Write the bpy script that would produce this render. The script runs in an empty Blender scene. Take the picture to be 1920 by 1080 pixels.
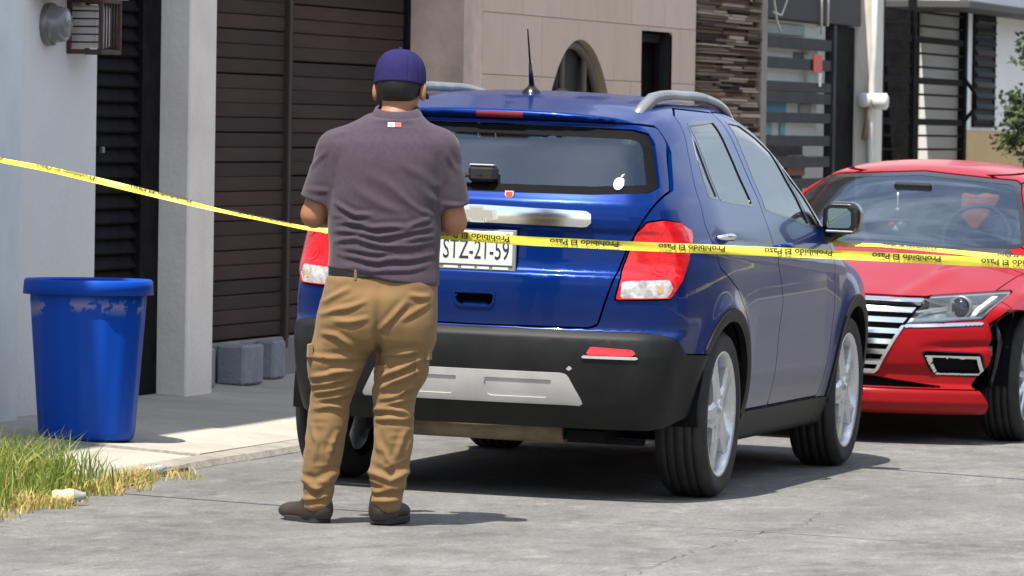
import bpy, bmesh, math, random
import numpy as np
from mathutils import Vector, Matrix
random.seed(7); RNG = np.random.RandomState(7)
SC = bpy.context.scene
COL = SC.collection
# ------------------------------------------------------------------ camera
cam = bpy.data.cameras.new('camera'); camo = bpy.data.objects.new('camera', cam); COL.objects.link(camo)
CAMP = Vector((6.2565, -23.6546, 1.48647)); YAW, PIT, ROLL = 0.2597208, -0.0270233, 0.015708
fwd_h = Vector((-math.sin(YAW), math.cos(YAW), 0)); right = Vector((math.cos(YAW), math.sin(YAW), 0)); up0 = Vector((0, 0, 1))
fw = fwd_h * math.cos(PIT) + up0 * math.sin(PIT); up = up0 * math.cos(PIT) - fwd_h * math.sin(PIT)
r2 = right * math.cos(ROLL) + up * math.sin(ROLL); u2 = up * math.cos(ROLL) - right * math.sin(ROLL)
camo.matrix_world = Matrix(((r2.x, u2.x, -fw.x, CAMP.x), (r2.y, u2.y, -fw.y, CAMP.y), (r2.z, u2.z, -fw.z, CAMP.z), (0, 0, 0, 1)))
cam.sensor_width = 36; cam.lens = 11042.47 / 1920 * 36; cam.clip_start = .5; cam.clip_end = 3000
cam.dof.use_dof = True; cam.dof.focus_distance = 22.6; cam.dof.aperture_fstop = 13.0
SC.camera = camo
SC.render.resolution_x = 1024; SC.render.resolution_y = 576
# ------------------------------------------------------------------ sky and sun
SHX, SHY = 0.08, 0.45                      # shadow offset per metre of height
W = bpy.data.worlds.new('World'); SC.world = W; W.use_nodes = True
nt = W.node_tree; nt.nodes.clear()
out = nt.nodes.new('ShaderNodeOutputWorld'); bg = nt.nodes.new('ShaderNodeBackground'); sky = nt.nodes.new('ShaderNodeTexSky')
sky.sky_type = 'NISHITA'; sky.sun_disc = False
sky.sun_elevation = math.atan2(1, math.hypot(SHX, SHY)); sky.sun_rotation = math.atan2(-SHX, -SHY)
sky.air_density = 1.0; sky.dust_density = .7; sky.ozone_density = 1.0
geo = nt.nodes.new('ShaderNodeTexCoord'); mp = nt.nodes.new('ShaderNodeMapping'); mp.inputs['Scale'].default_value = (1.6, 1.6, 4.0)
nz = nt.nodes.new('ShaderNodeTexNoise'); nz.inputs['Scale'].default_value = 2.2; nz.inputs['Detail'].default_value = 7; nz.inputs['Roughness'].default_value = .58
rp = nt.nodes.new('ShaderNodeValToRGB'); rp.color_ramp.elements[0].position = .50; rp.color_ramp.elements[1].position = .77; rp.color_ramp.elements[0].color = (.20, .20, .20, 1)
mx = nt.nodes.new('ShaderNodeMix'); mx.data_type = 'RGBA'; mx.inputs[7].default_value = (9.5, 9.7, 10.0, 1)
nt.links.new(geo.outputs['Generated'], mp.inputs[0]); nt.links.new(mp.outputs[0], nz.inputs['Vector']); nt.links.new(nz.outputs[0], rp.inputs[0])
nt.links.new(rp.outputs[0], mx.inputs[0]); nt.links.new(sky.outputs[0], mx.inputs[6]); nt.links.new(mx.outputs[2], bg.inputs[0]); nt.links.new(bg.outputs[0], out.inputs[0])
bg.inputs[1].default_value = .115
sl = bpy.data.lights.new('sun', 'SUN'); sl.energy = 4.6; sl.angle = math.radians(.55); sl.color = (1, .95, .865)
so = bpy.data.objects.new('sun', sl); COL.objects.link(so); so.rotation_euler = Vector((SHX, SHY, -1)).to_track_quat('-Z', 'Y').to_euler(); so.location = (-2, -14, 30)
SC.view_settings.view_transform = 'Standard'; SC.view_settings.look = 'None'; SC.view_settings.exposure = 0.78; SC.view_settings.gamma = 1
SC.render.engine = 'CYCLES'
# ------------------------------------------------------------------ materials
MATS = {}
def link(nt, a, b): nt.links.new(a, b)
def mat(name, col, rough=.6, metal=0., col2=None, scale=8., detail=4., lo=.35, hi=.7, bump=0., bscale=None, coat=0., coat_r=.05, spec=.5, stretch=(1, 1, 1), emit=None, sheen=0., rvar=0., anis=None):
    if name in MATS: return MATS[name]
    m = bpy.data.materials.new(name); MATS[name] = m; m.use_nodes = True
    nt = m.node_tree; b = nt.nodes['Principled BSDF']
    b.inputs['Base Color'].default_value = (*col, 1); b.inputs['Roughness'].default_value = rough; b.inputs['Metallic'].default_value = metal
    b.inputs['Specular IOR Level'].default_value = spec
    b.inputs['Coat Weight'].default_value = coat; b.inputs['Coat IOR'].default_value = 1.4; b.inputs['Coat Roughness'].default_value = coat_r
    if sheen: b.inputs['Sheen Weight'].default_value = sheen
    if emit: b.inputs['Emission Color'].default_value = (*emit[0], 1); b.inputs['Emission Strength'].default_value = emit[1]
    if col2 is not None or bump or rvar:
        tc = nt.nodes.new('ShaderNodeTexCoord'); mp = nt.nodes.new('ShaderNodeMapping'); mp.inputs['Scale'].default_value = stretch
        link(nt, tc.outputs['Object'], mp.inputs[0])
        n = nt.nodes.new('ShaderNodeTexNoise'); n.inputs['Scale'].default_value = scale; n.inputs['Detail'].default_value = detail; n.inputs['Roughness'].default_value = .6
        link(nt, mp.outputs[0], n.inputs['Vector'])
        if col2 is not None:
            r = nt.nodes.new('ShaderNodeValToRGB'); r.color_ramp.elements[0].position = lo; r.color_ramp.elements[1].position = hi
            r.color_ramp.elements[0].color = (*col, 1); r.color_ramp.elements[1].color = (*col2, 1)
            link(nt, n.outputs[0], r.inputs[0]); link(nt, r.outputs[0], b.inputs['Base Color'])
        if rvar:
            mr = nt.nodes.new('ShaderNodeMapRange'); mr.inputs[3].default_value = max(0.02, rough - rvar); mr.inputs[4].default_value = rough + rvar
            mr.inputs[1].default_value = .3; mr.inputs[2].default_value = .7
            link(nt, n.outputs[0], mr.inputs[0]); link(nt, mr.outputs[0], b.inputs['Roughness'])
        if bump:
            n2 = nt.nodes.new('ShaderNodeTexNoise'); n2.inputs['Scale'].default_value = bscale or scale * 4; n2.inputs['Detail'].default_value = 4
            link(nt, mp.outputs[0], n2.inputs['Vector'])
            bp = nt.nodes.new('ShaderNodeBump'); bp.inputs['Strength'].default_value = 1; bp.inputs['Distance'].default_value = bump
            link(nt, n2.outputs[0], bp.inputs['Height']); link(nt, bp.outputs[0], b.inputs['Normal'])
    return m
def glass_mat(name, tint, refl_rough=.01, ior=1.5, gcol=(1, 1, 1), dirt=.04, dirtcol=(.5, .5, .48)):
    if name in MATS: return MATS[name]
    m = bpy.data.materials.new(name); MATS[name] = m; m.use_nodes = True; nt = m.node_tree; nt.nodes.clear()
    o = nt.nodes.new('ShaderNodeOutputMaterial'); t = nt.nodes.new('ShaderNodeBsdfTransparent'); g = nt.nodes.new('ShaderNodeBsdfGlossy'); f = nt.nodes.new('ShaderNodeFresnel')
    t.inputs[0].default_value = (*tint, 1); g.inputs['Roughness'].default_value = refl_rough; g.inputs['Color'].default_value = (*gcol, 1); f.inputs[0].default_value = ior
    d = nt.nodes.new('ShaderNodeBsdfDiffuse'); d.inputs[0].default_value = (*dirtcol, 1)
    n = nt.nodes.new('ShaderNodeTexNoise'); n.inputs['Scale'].default_value = 5; n.inputs['Detail'].default_value = 6
    tc = nt.nodes.new('ShaderNodeTexCoord'); link(nt, tc.outputs['Object'], n.inputs['Vector'])
    mr = nt.nodes.new('ShaderNodeMapRange'); mr.inputs[1].default_value = .3; mr.inputs[2].default_value = .75; mr.inputs[3].default_value = 0; mr.inputs[4].default_value = dirt * 2
    link(nt, n.outputs[0], mr.inputs[0])
    a = nt.nodes.new('ShaderNodeMixShader'); link(nt, mr.outputs[0], a.inputs[0]); link(nt, t.outputs[0], a.inputs[1]); link(nt, d.outputs[0], a.inputs[2])
    c = nt.nodes.new('ShaderNodeMixShader'); link(nt, f.outputs[0], c.inputs[0]); link(nt, a.outputs[0], c.inputs[1]); link(nt, g.outputs[0], c.inputs[2])
    link(nt, c.outputs[0], o.inputs[0]); return m
# ------------------------------------------------------------------ object helpers
def tag(o, label=None, cat=None, group=None, kind=None):
    if label: o['label'] = label
    if cat: o['category'] = cat
    if group: o['group'] = group
    if kind: o['kind'] = kind
    return o
def empty(name, loc=(0, 0, 0), rz=0., parent=None):
    o = bpy.data.objects.new(name, None); COL.objects.link(o); o.location = loc; o.rotation_euler = (0, 0, rz); o.empty_display_size = .1
    if parent: o.parent = parent
    return o
def mesh_np(name, V, F, mat=None, parent=None, N=None, smooth=True, loc=None):
    """V (n,3), F (m,3|4) arrays -> mesh object"""
    V = np.asarray(V, np.float32); F = np.asarray(F, np.int32); k = F.shape[1]
    me = bpy.data.meshes.new(name); me.vertices.add(len(V)); me.vertices.foreach_set('co', V.ravel())
    me.loops.add(F.size); me.loops.foreach_set('vertex_index', F.ravel())
    me.polygons.add(len(F)); me.polygons.foreach_set('loop_start', np.arange(0, F.size, k, dtype=np.int32)); me.polygons.foreach_set('loop_total', np.full(len(F), k, np.int32))
    me.update(calc_edges=True); me.validate()
    if smooth: me.polygons.foreach_set('use_smooth', np.ones(len(me.polygons), bool))
    if N is not None and len(me.vertices) == len(N):
        me.normals_split_custom_set_from_vertices(np.asarray(N, np.float32).tolist())
    if mat: me.materials.append(mat)
    o = bpy.data.objects.new(name, me); COL.objects.link(o)
    if parent: o.parent = parent
    if loc is not None: o.location = loc
    return o
class MB:
    """collects boxes, tubes, lathes into ONE mesh"""
    def __init__(s): s.v = []; s.f = []; s.sm = []
    def add(s, v, f, sm=False):
        n = len(s.v); s.v += [tuple(p) for p in v]; s.f += [tuple(i + n for i in q) for q in f]; s.sm += [sm] * len(f); return s
    def box(s, x0, x1, y0, y1, z0, z1, M=None):
        v = [Vector((x, y, z)) for z in (z0, z1) for y in (y0, y1) for x in (x0, x1)]
        if M is not None: v = [M @ p for p in v]
        return s.add(v, [(0, 2, 3, 1), (4, 5, 7, 6), (0, 1, 5, 4), (1, 3, 7, 5), (3, 2, 6, 7), (2, 0, 4, 6)])
    def bbox(s, x0, x1, y0, y1, z0, z1, b=.006, M=None):
        """box with chamfered edges"""
        b = min(b, (x1 - x0) * .45, (y1 - y0) * .45, (z1 - z0) * .45)
        bm = bmesh.new(); bmesh.ops.create_cube(bm, size=1)
        for p in bm.verts: p.co = Vector(((x0 + x1) / 2 + p.co.x * (x1 - x0), (y0 + y1) / 2 + p.co.y * (y1 - y0), (z0 + z1) / 2 + p.co.z * (z1 - z0)))
        bmesh.ops.bevel(bm, geom=list(bm.edges), offset=b, segments=1, affect='EDGES')
        if M is not None: bmesh.ops.transform(bm, matrix=M, verts=bm.verts)
        bm.verts.index_update(); s.add([p.co.copy() for p in bm.verts], [[q.index for q in f.verts] for f in bm.faces]); bm.free(); return s
    def tube(s, pts, r, n=8, caps=True):
        pts = [Vector(p) for p in pts]; rs = r if isinstance(r, (list, tuple)) else [r] * len(pts)
        V = []; F = []
        t0 = (pts[1] - pts[0]).normalized(); ref = Vector((0, 0, 1)) if abs(t0.z) < .9 else Vector((1, 0, 0)); a = t0.cross(ref).normalized()
        for i, p in enumerate(pts):
            t = (pts[min(i + 1, len(pts) - 1)] - pts[max(i - 1, 0)]).normalized()
            a = (a - t * a.dot(t)).normalized(); b = t.cross(a)
            for k in range(n):
                an = 2 * math.pi * k / n; V.append(p + (a * math.cos(an) + b * math.sin(an)) * rs[i])
        for i in range(len(pts) - 1):
            for k in range(n): F.append((i * n + k, i * n + (k + 1) % n, (i + 1) * n + (k + 1) % n, (i + 1) * n + k))
        m = len(pts) - 1
        s.add(V, F, True)
        if caps:
            s.add(V[:n], [tuple(range(n - 1, -1, -1))]); s.add(V[m * n:], [tuple(range(n))])
        return s
    def lathe(s, prof, n=32, axis='z', c=(0, 0, 0), a0=0., a1=2 * math.pi, sm=True):
        """prof: list of (radius, height)"""
        full = abs(a1 - a0 - 2 * math.pi) < 1e-6; V = []; F = []; k = n if full else n + 1
        for (r, h) in prof:
            for i in range(k):
                a = a0 + (a1 - a0) * i / n; p = (r * math.cos(a), r * math.sin(a), h)
                if axis == 'x': p = (h, p[0], p[1])
                if axis == 'y': p = (p[1], h, p[0])
                V.append((p[0] + c[0], p[1] + c[1], p[2] + c[2]))
        for j in range(len(prof) - 1):
            for i in range(n): F.append((j * k + i, j * k + (i + 1) % k, (j + 1) * k + (i + 1) % k, (j + 1) * k + i))
        return s.add(V, F, sm)
    def prism(s, poly, d0, d1, plane='xz', M=None):
        """polygon (list of 2d) extruded: plane xz -> along y, yz -> along x, xy -> along z"""
        def P(a, b, d): return {'xz': (a, d, b), 'yz': (d, a, b), 'xy': (a, b, d)}[plane]
        n = len(poly); V = [Vector(P(a, b, d0)) for a, b in poly] + [Vector(P(a, b, d1)) for a, b in poly]
        if M is not None: V = [M @ p for p in V]
        return s.add(V, [tuple(range(n)), tuple(range(2 * n - 1, n - 1, -1))] + [(i, i + n, (i + 1) % n + n, (i + 1) % n) for i in range(n)])
    def mesh(s, name):
        me = bpy.data.meshes.new(name); me.from_pydata(s.v, [], s.f); me.polygons.foreach_set('use_smooth', s.sm)
        bm = bmesh.new(); bm.from_mesh(me); bmesh.ops.remove_doubles(bm, verts=bm.verts, dist=1e-6); bmesh.ops.recalc_face_normals(bm, faces=bm.faces); bm.to_mesh(me); bm.free(); return me
    def build(s, name, mat=None, parent=None, loc=None, rot=None):
        me = s.mesh(name)
        if mat: me.materials.append(mat)
        o = bpy.data.objects.new(name, me); COL.objects.link(o)
        if parent: o.parent = parent
        if loc is not None: o.location = loc
        if rot is not None: o.rotation_euler = rot
        return o
def inst(src, loc=None, parent=None, rot=None, scale=None):
    o = src.copy(); COL.objects.link(o)
    if parent is not None: o.parent = parent
    if loc is not None: o.location = loc
    if rot is not None: o.rotation_euler = rot
    if scale is not None: o.scale = scale
    return o
def share(name, me, m, parent, loc=(0, 0, 0), scale=(1, 1, 1), rot=(0, 0, 0)):
    o = bpy.data.objects.new(name, me); COL.objects.link(o); o.parent = parent; o.location = loc; o.scale = scale; o.rotation_euler = rot
    if m:
        o.data.materials.append(m) if not o.data.materials else None
        o.material_slots[0].link = 'OBJECT'; o.material_slots[0].material = m
    return o
# ------------------------------------------------------------------ implicit surfaces
def spl(xs, ys, n=600, sm=0.):
    """smooth monotone-ish cubic through points, tabulated"""
    xs = np.array(xs, float); ys = np.array(ys, float); d = np.diff(ys) / np.diff(xs)
    m = np.concatenate([[d[0]], np.where(d[:-1] * d[1:] > 0, 2 * d[:-1] * d[1:] / (d[:-1] + d[1:] + 1e-12 * np.sign(d[:-1] + d[1:] + 1e-30)), 0), [d[-1]]])
    t = np.linspace(xs[0], xs[-1], n); i = np.clip(np.searchsorted(xs, t) - 1, 0, len(xs) - 2); h = xs[i + 1] - xs[i]; u = (t - xs[i]) / h
    y = (2 * u**3 - 3 * u**2 + 1) * ys[i] + (u**3 - 2 * u**2 + u) * h * m[i] + (-2 * u**3 + 3 * u**2) * ys[i + 1] + (u**3 - u**2) * h * m[i + 1]
    if sm:
        k = max(1, int(sm / (t[1] - t[0]))); ker = np.hanning(2 * k + 3); ker /= ker.sum(); y = np.convolve(np.pad(y, k + 1, 'edge'), ker, 'valid')
    return lambda v: np.interp(v, t, y)
def smax(a, b, k):
    h = np.maximum(k - np.abs(a - b), 0) / k; return np.maximum(a, b) + h * h * k * .25
def smin(a, b, k): return -smax(-a, -b, k)
def isomesh(f, xs, ys, zs, newton=3, eps=.002):
    nx, ny, nz = len(xs), len(ys), len(zs)
    G = np.stack(np.meshgrid(xs, ys, zs, indexing='ij'), -1); P = G.reshape(-1, 3)
    F = np.concatenate([f(P[i:i + 400000]) for i in range(0, len(P), 400000)]).reshape(nx, ny, nz); S = F < 0
    acc = np.zeros((nx - 1, ny - 1, nz - 1, 3)); cnt = np.zeros((nx - 1, ny - 1, nz - 1))
    quads_src = []
    for ax in range(3):
        sl0 = [slice(None)] * 3; sl1 = [slice(None)] * 3; sl0[ax] = slice(0, -1); sl1[ax] = slice(1, None)
        a, b = F[tuple(sl0)], F[tuple(sl1)]; cr = (a < 0) != (b < 0); I = np.argwhere(cr)
        if not len(I): continue
        t = (a[cr] / (a[cr] - b[cr]))[:, None]; p0 = G[tuple(sl0)][cr]; p1 = G[tuple(sl1)][cr]; p = p0 + t * (p1 - p0)
        o1, o2 = [k for k in range(3) if k != ax]; ids = []
        for d1, d2 in ((-1, -1), (0, -1), (0, 0), (-1, 0)):
            J = I.copy(); J[:, o1] += d1; J[:, o2] += d2
            ok = (J[:, o1] >= 0) & (J[:, o2] >= 0) & (J[:, o1] < acc.shape[o1]) & (J[:, o2] < acc.shape[o2])
            Jc = J[ok]; np.add.at(acc, (Jc[:, 0], Jc[:, 1], Jc[:, 2]), p[ok]); np.add.at(cnt, (Jc[:, 0], Jc[:, 1], Jc[:, 2]), 1)
            ids.append((J, ok))
        quads_src.append((ids, a[cr] < 0, ax))
    act = cnt > 0; idx = np.full(cnt.shape, -1, np.int64); idx[act] = np.arange(act.sum()); V = acc[act] / cnt[act][:, None]
    Q = []
    for ids, neg, ax in quads_src:
        ok = ids[0][1] & ids[1][1] & ids[2][1] & ids[3][1]
        q = np.stack([idx[J[ok][:, 0], J[ok][:, 1], J[ok][:, 2]] for J, _ in ids], 1)
        fl = neg[ok] if ax != 1 else ~neg[ok]
        q[~fl] = q[~fl][:, ::-1]; Q.append(q)
    Q = np.concatenate(Q)
    def grad(V):
        g = np.stack([f(V + e) - f(V - e) for e in np.eye(3) * eps], 1) / (2 * eps); return g
    h = min(np.min(np.diff(xs)), np.min(np.diff(ys)), np.min(np.diff(zs)))
    for _ in range(newton):
        g = grad(V); gg = (g * g).sum(1) + 1e-9; st = g * (f(V) / gg)[:, None]; L = np.linalg.norm(st, axis=1)[:, None]; V = V - st * np.minimum(1, .7 * h / (L + 1e-12))
    g = grad(V); N = g / (np.linalg.norm(g, axis=1)[:, None] + 1e-9)
    fn = np.cross(V[Q[:, 2]] - V[Q[:, 0]], V[Q[:, 3]] - V[Q[:, 1]]); bad = (fn * N[Q[:, 0]]).sum(1) < 0; Q[bad] = Q[bad][:, ::-1]
    return V, Q, N
def tris(Q): return np.concatenate([Q[:, [0, 1, 2]], Q[:, [0, 2, 3]]])
def clip(M, fv):
    """M=(V,N,T); fv per-vertex scalar. returns (inside f<0, outside)"""
    V, N, T = M; s = fv < 0; c = s[T].sum(1)
    ins = T[c == 3]; outs = T[c == 0]
    A = T[c == 1]; B = T[c == 2]
    newV = [V]; newN = [N]; base = len(V); ia, oa = [ins], [outs]
    def rot(Tm, want):
        k = np.argmax(s[Tm] == want, 1); return np.stack([Tm[np.arange(len(Tm)), (k + j) % 3] for j in range(3)], 1)
    def cut(a, b):
        nonlocal base
        lo = np.minimum(a, b); hi = np.maximum(a, b); key = lo.astype(np.int64) * (len(V) + 1) + hi
        u, first, inv = np.unique(key, return_index=True, return_inverse=True); a_, b_ = lo[first], hi[first]
        t = (fv[a_] / (fv[a_] - fv[b_]))[:, None]; newV.append(V[a_] + t * (V[b_] - V[a_])); n = N[a_] + t * (N[b_] - N[a_]); newN.append(n / (np.linalg.norm(n, axis=1)[:, None] + 1e-9))
        r = base + inv.ravel(); base += len(u); return r
    parts = []
    for Tm, want in ((A, True), (B, False)):
        if not len(Tm): continue
        R = rot(Tm, want); m = len(R)
        ab = cut(np.concatenate([R[:, 0], R[:, 0]]), np.concatenate([R[:, 1], R[:, 2]])); p, q = ab[:m], ab[m:]
        one = np.stack([R[:, 0], p, q], 1); two = np.concatenate([np.stack([p, R[:, 1], R[:, 2]], 1), np.stack([p, R[:, 2], q], 1)])
        (ia if want else oa).append(one); (oa if want else ia).append(two)
    Va, Na = np.concatenate(newV), np.concatenate(newN)
    def comp(Tl):
        Tt = np.concatenate(Tl); used, inv = np.unique(Tt, return_inverse=True); return Va[used], Na[used], inv.reshape(-1, 3)
    return comp(ia), comp(oa)
def polysdf(poly, a, b, r=0.):
    """signed distance to polygon in 2d, rounded by r"""
    P = np.array(poly, float); n = len(P); d = np.full(a.shape, 1e9); ins = np.zeros(a.shape, bool)
    for i in range(n):
        p, q = P[i], P[(i + 1) % n]; e = q - p; wx, wy = a - p[0], b - p[1]; t = np.clip((wx * e[0] + wy * e[1]) / (e @ e + 1e-12), 0, 1)
        d = np.minimum(d, (wx - t * e[0])**2 + (wy - t * e[1])**2)
        c = ((p[1] > b) != (q[1] > b)); xx = p[0] + (b - p[1]) * (q[0] - p[0]) / (q[1] - p[1] + 1e-15); ins ^= c & (a < xx)
    return np.where(ins, -1, 1) * np.sqrt(d) - r
def weld(M, tol=1e-6):
    V, N, T = M; k = np.round(V / tol).astype(np.int64); u, first, inv = np.unique(k, axis=0, return_index=True, return_inverse=True); inv = inv.ravel()
    T = inv[T]; T = T[(T[:, 0] != T[:, 1]) & (T[:, 1] != T[:, 2]) & (T[:, 0] != T[:, 2])]; return V[first], N[first], T
def panel(name, M, mat, parent, off=0., skirt=.0):
    """clipped shell piece -> object, moved along its normals, with turned-in edges"""
    M = weld(M); V, N, T = M
    if not len(T): return None
    V = V + N * off
    if skirt:
        E = np.concatenate([T[:, [0, 1]], T[:, [1, 2]], T[:, [2, 0]]]); key = np.sort(E, 1); u, inv, c = np.unique(key, axis=0, return_inverse=True, return_counts=True); Bd = E[c[inv.ravel()] == 1]
        a, b = Bd[:, 0], Bd[:, 1]; ev = V[b] - V[a]; sn = np.cross(ev, N[a]); sn /= (np.linalg.norm(sn, axis=1)[:, None] + 1e-9); m = len(Bd); n0 = len(V)
        V = np.concatenate([V, V[a], V[b], V[b] - N[b] * skirt, V[a] - N[a] * skirt]); N = np.concatenate([N, sn, sn, sn, sn]); i = np.arange(m) + n0
        T = np.concatenate([T, np.stack([i + m, i, i + 2 * m], 1), np.stack([i, i + 3 * m, i + 2 * m], 1)])
    return mesh_np(name, V, T, mat, parent, N=N)
def cone(p, a, b, ra, rb):
    """distance to a tapered capsule"""
    a = np.array(a, float); b = np.array(b, float); e = b - a; t = np.clip(((p - a) @ e) / (e @ e), 0, 1); return np.linalg.norm(p - a - t[:, None] * e, axis=1) - (ra + (rb - ra) * t)
def ellip(p, c, r):
    q = (p - np.array(c)) / np.array(r); return (np.linalg.norm(q, axis=1) - 1) * min(r)
def rbox(p, c, h, r):
    q = np.abs(p - np.array(c)) - np.array(h) + r; return np.linalg.norm(np.maximum(q, 0), axis=1) + np.minimum(q.max(1), 0) - r
def text_mesh(s, size=1., bold=0.):
    cu = bpy.data.curves.new('txt', 'FONT'); cu.body = s; cu.size = size; cu.offset = bold * size; cu.resolution_u = 3; o = bpy.data.objects.new('txt', cu); COL.objects.link(o)
    dg = bpy.context.evaluated_depsgraph_get(); me = o.evaluated_get(dg).to_mesh(); V = np.array([v.co[:] for v in me.vertices]); F = [tuple(p.vertices) for p in me.polygons]
    o.evaluated_get(dg).to_mesh_clear(); bpy.data.objects.remove(o); bpy.data.curves.remove(cu); return V, F
TILT = 0.0228419                            # crossfall of the road
def roadz(x): return -math.tan(TILT) * x
# ================================================================== ground
def asphalt():
    m = mat('asphalt', (.16, .16, .158), .92, spec=.25); nt = m.node_tree; b = nt.nodes['Principled BSDF']
    tc = nt.nodes.new('ShaderNodeTexCoord')
    def noise(scale, det, rough=.6, st=(1, 1, 1)):
        mp = nt.nodes.new('ShaderNodeMapping'); mp.inputs['Scale'].default_value = st; link(nt, tc.outputs['Object'], mp.inputs[0])
        n = nt.nodes.new('ShaderNodeTexNoise'); n.inputs['Scale'].default_value = scale; n.inputs['Detail'].default_value = det; n.inputs['Roughness'].default_value = rough; link(nt, mp.outputs[0], n.inputs['Vector']); return n.outputs[0]
    def ramp(v, lo, hi, c0, c1):
        r = nt.nodes.new('ShaderNodeValToRGB'); r.color_ramp.elements[0].position = lo; r.color_ramp.elements[1].position = hi; r.color_ramp.elements[0].color = (*c0, 1); r.color_ramp.elements[1].color = (*c1, 1); link(nt, v, r.inputs[0]); return r.outputs[0]
    def mixc(f, a, b2, mode='MIX'):
        x = nt.nodes.new('ShaderNodeMix'); x.data_type = 'RGBA'; x.blend_type = mode
        (link(nt, f, x.inputs[0]) if not isinstance(f, float) else setattr(x.inputs[0], 'default_value', f)); link(nt, a, x.inputs[6]); link(nt, b2, x.inputs[7]); return x.outputs[2]
    base = ramp(noise(.9, 8, .62, (1.6, .7, 1)), .3, .7, (.135, .133, .129), (.250, .246, .236))
    patch = ramp(noise(3.4, 7, .72, (1.7, .7, 1)), .47, .70, (1, 1, 1), (.64, .635, .62))
    pale = ramp(noise(7, 7, .72, (1.5, .55, 1)), .54, .74, (0, 0, 0), (.085, .085, .08))
    grit = ramp(noise(75, 3, .7), .28, .75, (.66, .66, .66), (1.34, 1.33, 1.30))
    c = mixc(1., base, patch, 'MULTIPLY'); c = mixc(1., c, pale, 'ADD'); c = mixc(1., c, grit, 'MULTIPLY'); link(nt, c, b.inputs['Base Color'])
    bp = nt.nodes.new('ShaderNodeBump'); bp.inputs['Distance'].default_value = .009; link(nt, noise(90, 4, .7), bp.inputs['Height']); link(nt, bp.outputs[0], b.inputs['Normal'])
    return m
m_asph = asphalt()
KX = -1.38
road = MB().add([(KX - .02, -250, roadz(KX - .02)), (9.0, -250, roadz(9.0)), (9.0, 300, roadz(9.0)), (KX - .02, 300, roadz(KX - .02))], [(0, 1, 2, 3)])
road = tag(road.build('road', m_asph), kind='structure')
gr_ = MB().add([(-400, -400, -.45), (400, -400, -.45), (400, 500, -.45), (-400, 500, -.45)], [(0, 1, 2, 3)]).build('ground', mat('earth', (.14, .12, .09), .95, col2=(.20, .17, .12), scale=.3, detail=6)); tag(gr_, kind='structure')
m_crack = mat('crack_dirt', (.085, .083, .080), .95)
def crack(pts, w, jit, name='crack'):
    P = []
    for a, b in zip(pts[:-1], pts[1:]):
        n = max(2, int(math.dist(a, b) / .05))
        for i in range(n): t = i / n; P.append((a[0] + (b[0] - a[0]) * t + random.gauss(0, jit), a[1] + (b[1] - a[1]) * t + random.gauss(0, jit)))
    P.append(pts[-1]); V = []; F = []
    for i, p in enumerate(P):
        q = P[min(i + 1, len(P) - 1)]; o = P[max(i - 1, 0)]; d = Vector((q[0] - o[0], q[1] - o[1])).normalized(); ww = w * random.uniform(.4, 1.2)
        for s in (-1, 1): x, y = p[0] - d.y * ww * s, p[1] + d.x * ww * s; V.append((x, y, roadz(x) + .003))
    for i in range(len(P) - 1): F.append((2 * i, 2 * i + 1, 2 * i + 3, 2 * i + 2))
    return MB().add(V, F).build(name, m_crack, road)
crack([(1.5, -4.2), (1.46, -3.3), (1.43, -2.79), (1.47, -2.5), (1.44, -1.85), (1.50, -1.47), (1.42, -.6)], .0022, .018)
crack([(.2, -1.80), (.8, -1.93), (1.4, -2.06), (2.0, -2.26), (2.75, -2.52)], .002, .010)
crack([(2.1, 3.2), (2.3, 1.5), (2.6, .2), (2.65, -1.2)], .004, .015)
m_stain = mat('old_patch', (.10, .10, .10), .95, col2=(.15, .15, .148), scale=9, detail=6, bump=.004, bscale=90)
def blob(name, cx, cy, rx, ry, m, seed, h=.004):
    rg = np.random.RandomState(seed); n = 26; V = []
    ph = rg.rand(4) * 6
    for i in range(n):
        a = 2 * math.pi * i / n; r = 1 + .22 * math.sin(2 * a + ph[0]) + .13 * math.sin(3 * a + ph[1]) + .08 * math.sin(7 * a + ph[2]) + .05 * rg.randn(); x, y = cx + rx * r * math.cos(a), cy + ry * r * math.sin(a); V.append((x, y, roadz(x) + h))
    return MB().add(V, [tuple(range(n))]).build(name, m, road)
m_white_paint = mat('worn_white_paint', (.52, .52, .50), .8, col2=(.26, .26, .25), scale=10, detail=6, lo=.35, hi=.65)
# pavement: slabs with open joints on a bed, a low kerb along the road
m_conc = mat('pavement_concrete', (.33, .31, .265), .92, spec=.2, col2=(.44, .415, .355), scale=2.2, detail=8, lo=.3, hi=.7, bump=.007, bscale=50)
m_kerb = mat('kerb_concrete', (.30, .28, .24), .92, col2=(.16, .15, .13), scale=5, detail=7, lo=.45, hi=.75, bump=.008, bscale=30)
def pavez(x): return .058 + (KX - x) * .067
pv = MB().add([(KX - .13, -1.1, pavez(KX - .13) - .02), (-3.2, -1.1, pavez(-3.2) - .02), (-3.2, 60, pavez(-3.2) - .02), (KX - .13, 60, pavez(KX - .13) - .02)], [(0, 1, 2, 3)])
pave = tag(pv.build('pavement', mat('joint_dirt', (.12, .11, .09), .95)), kind='structure')
yk = -1.12; rs = random.Random(4)
while yk < 30:
    L = 1.55 + rs.uniform(-.06, .06); dz = rs.uniform(-.006, .006)
    V = []; x0, x1 = KX - .13, -3.05
    for x in (x0, x1):
        for y in (yk, yk + L - .012):
            V.append((x, y, pavez(x) + dz + rs.uniform(-.003, .003)))
    V2 = [(a, b, c - .18) for a, b, c in V]; MB().add(V + V2, [(0, 1, 3, 2), (0, 4, 5, 1), (1, 5, 7, 3), (3, 7, 6, 2), (2, 6, 4, 0)]).build('paving_slab', m_conc, pave); yk += L
yk = -1.12
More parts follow.
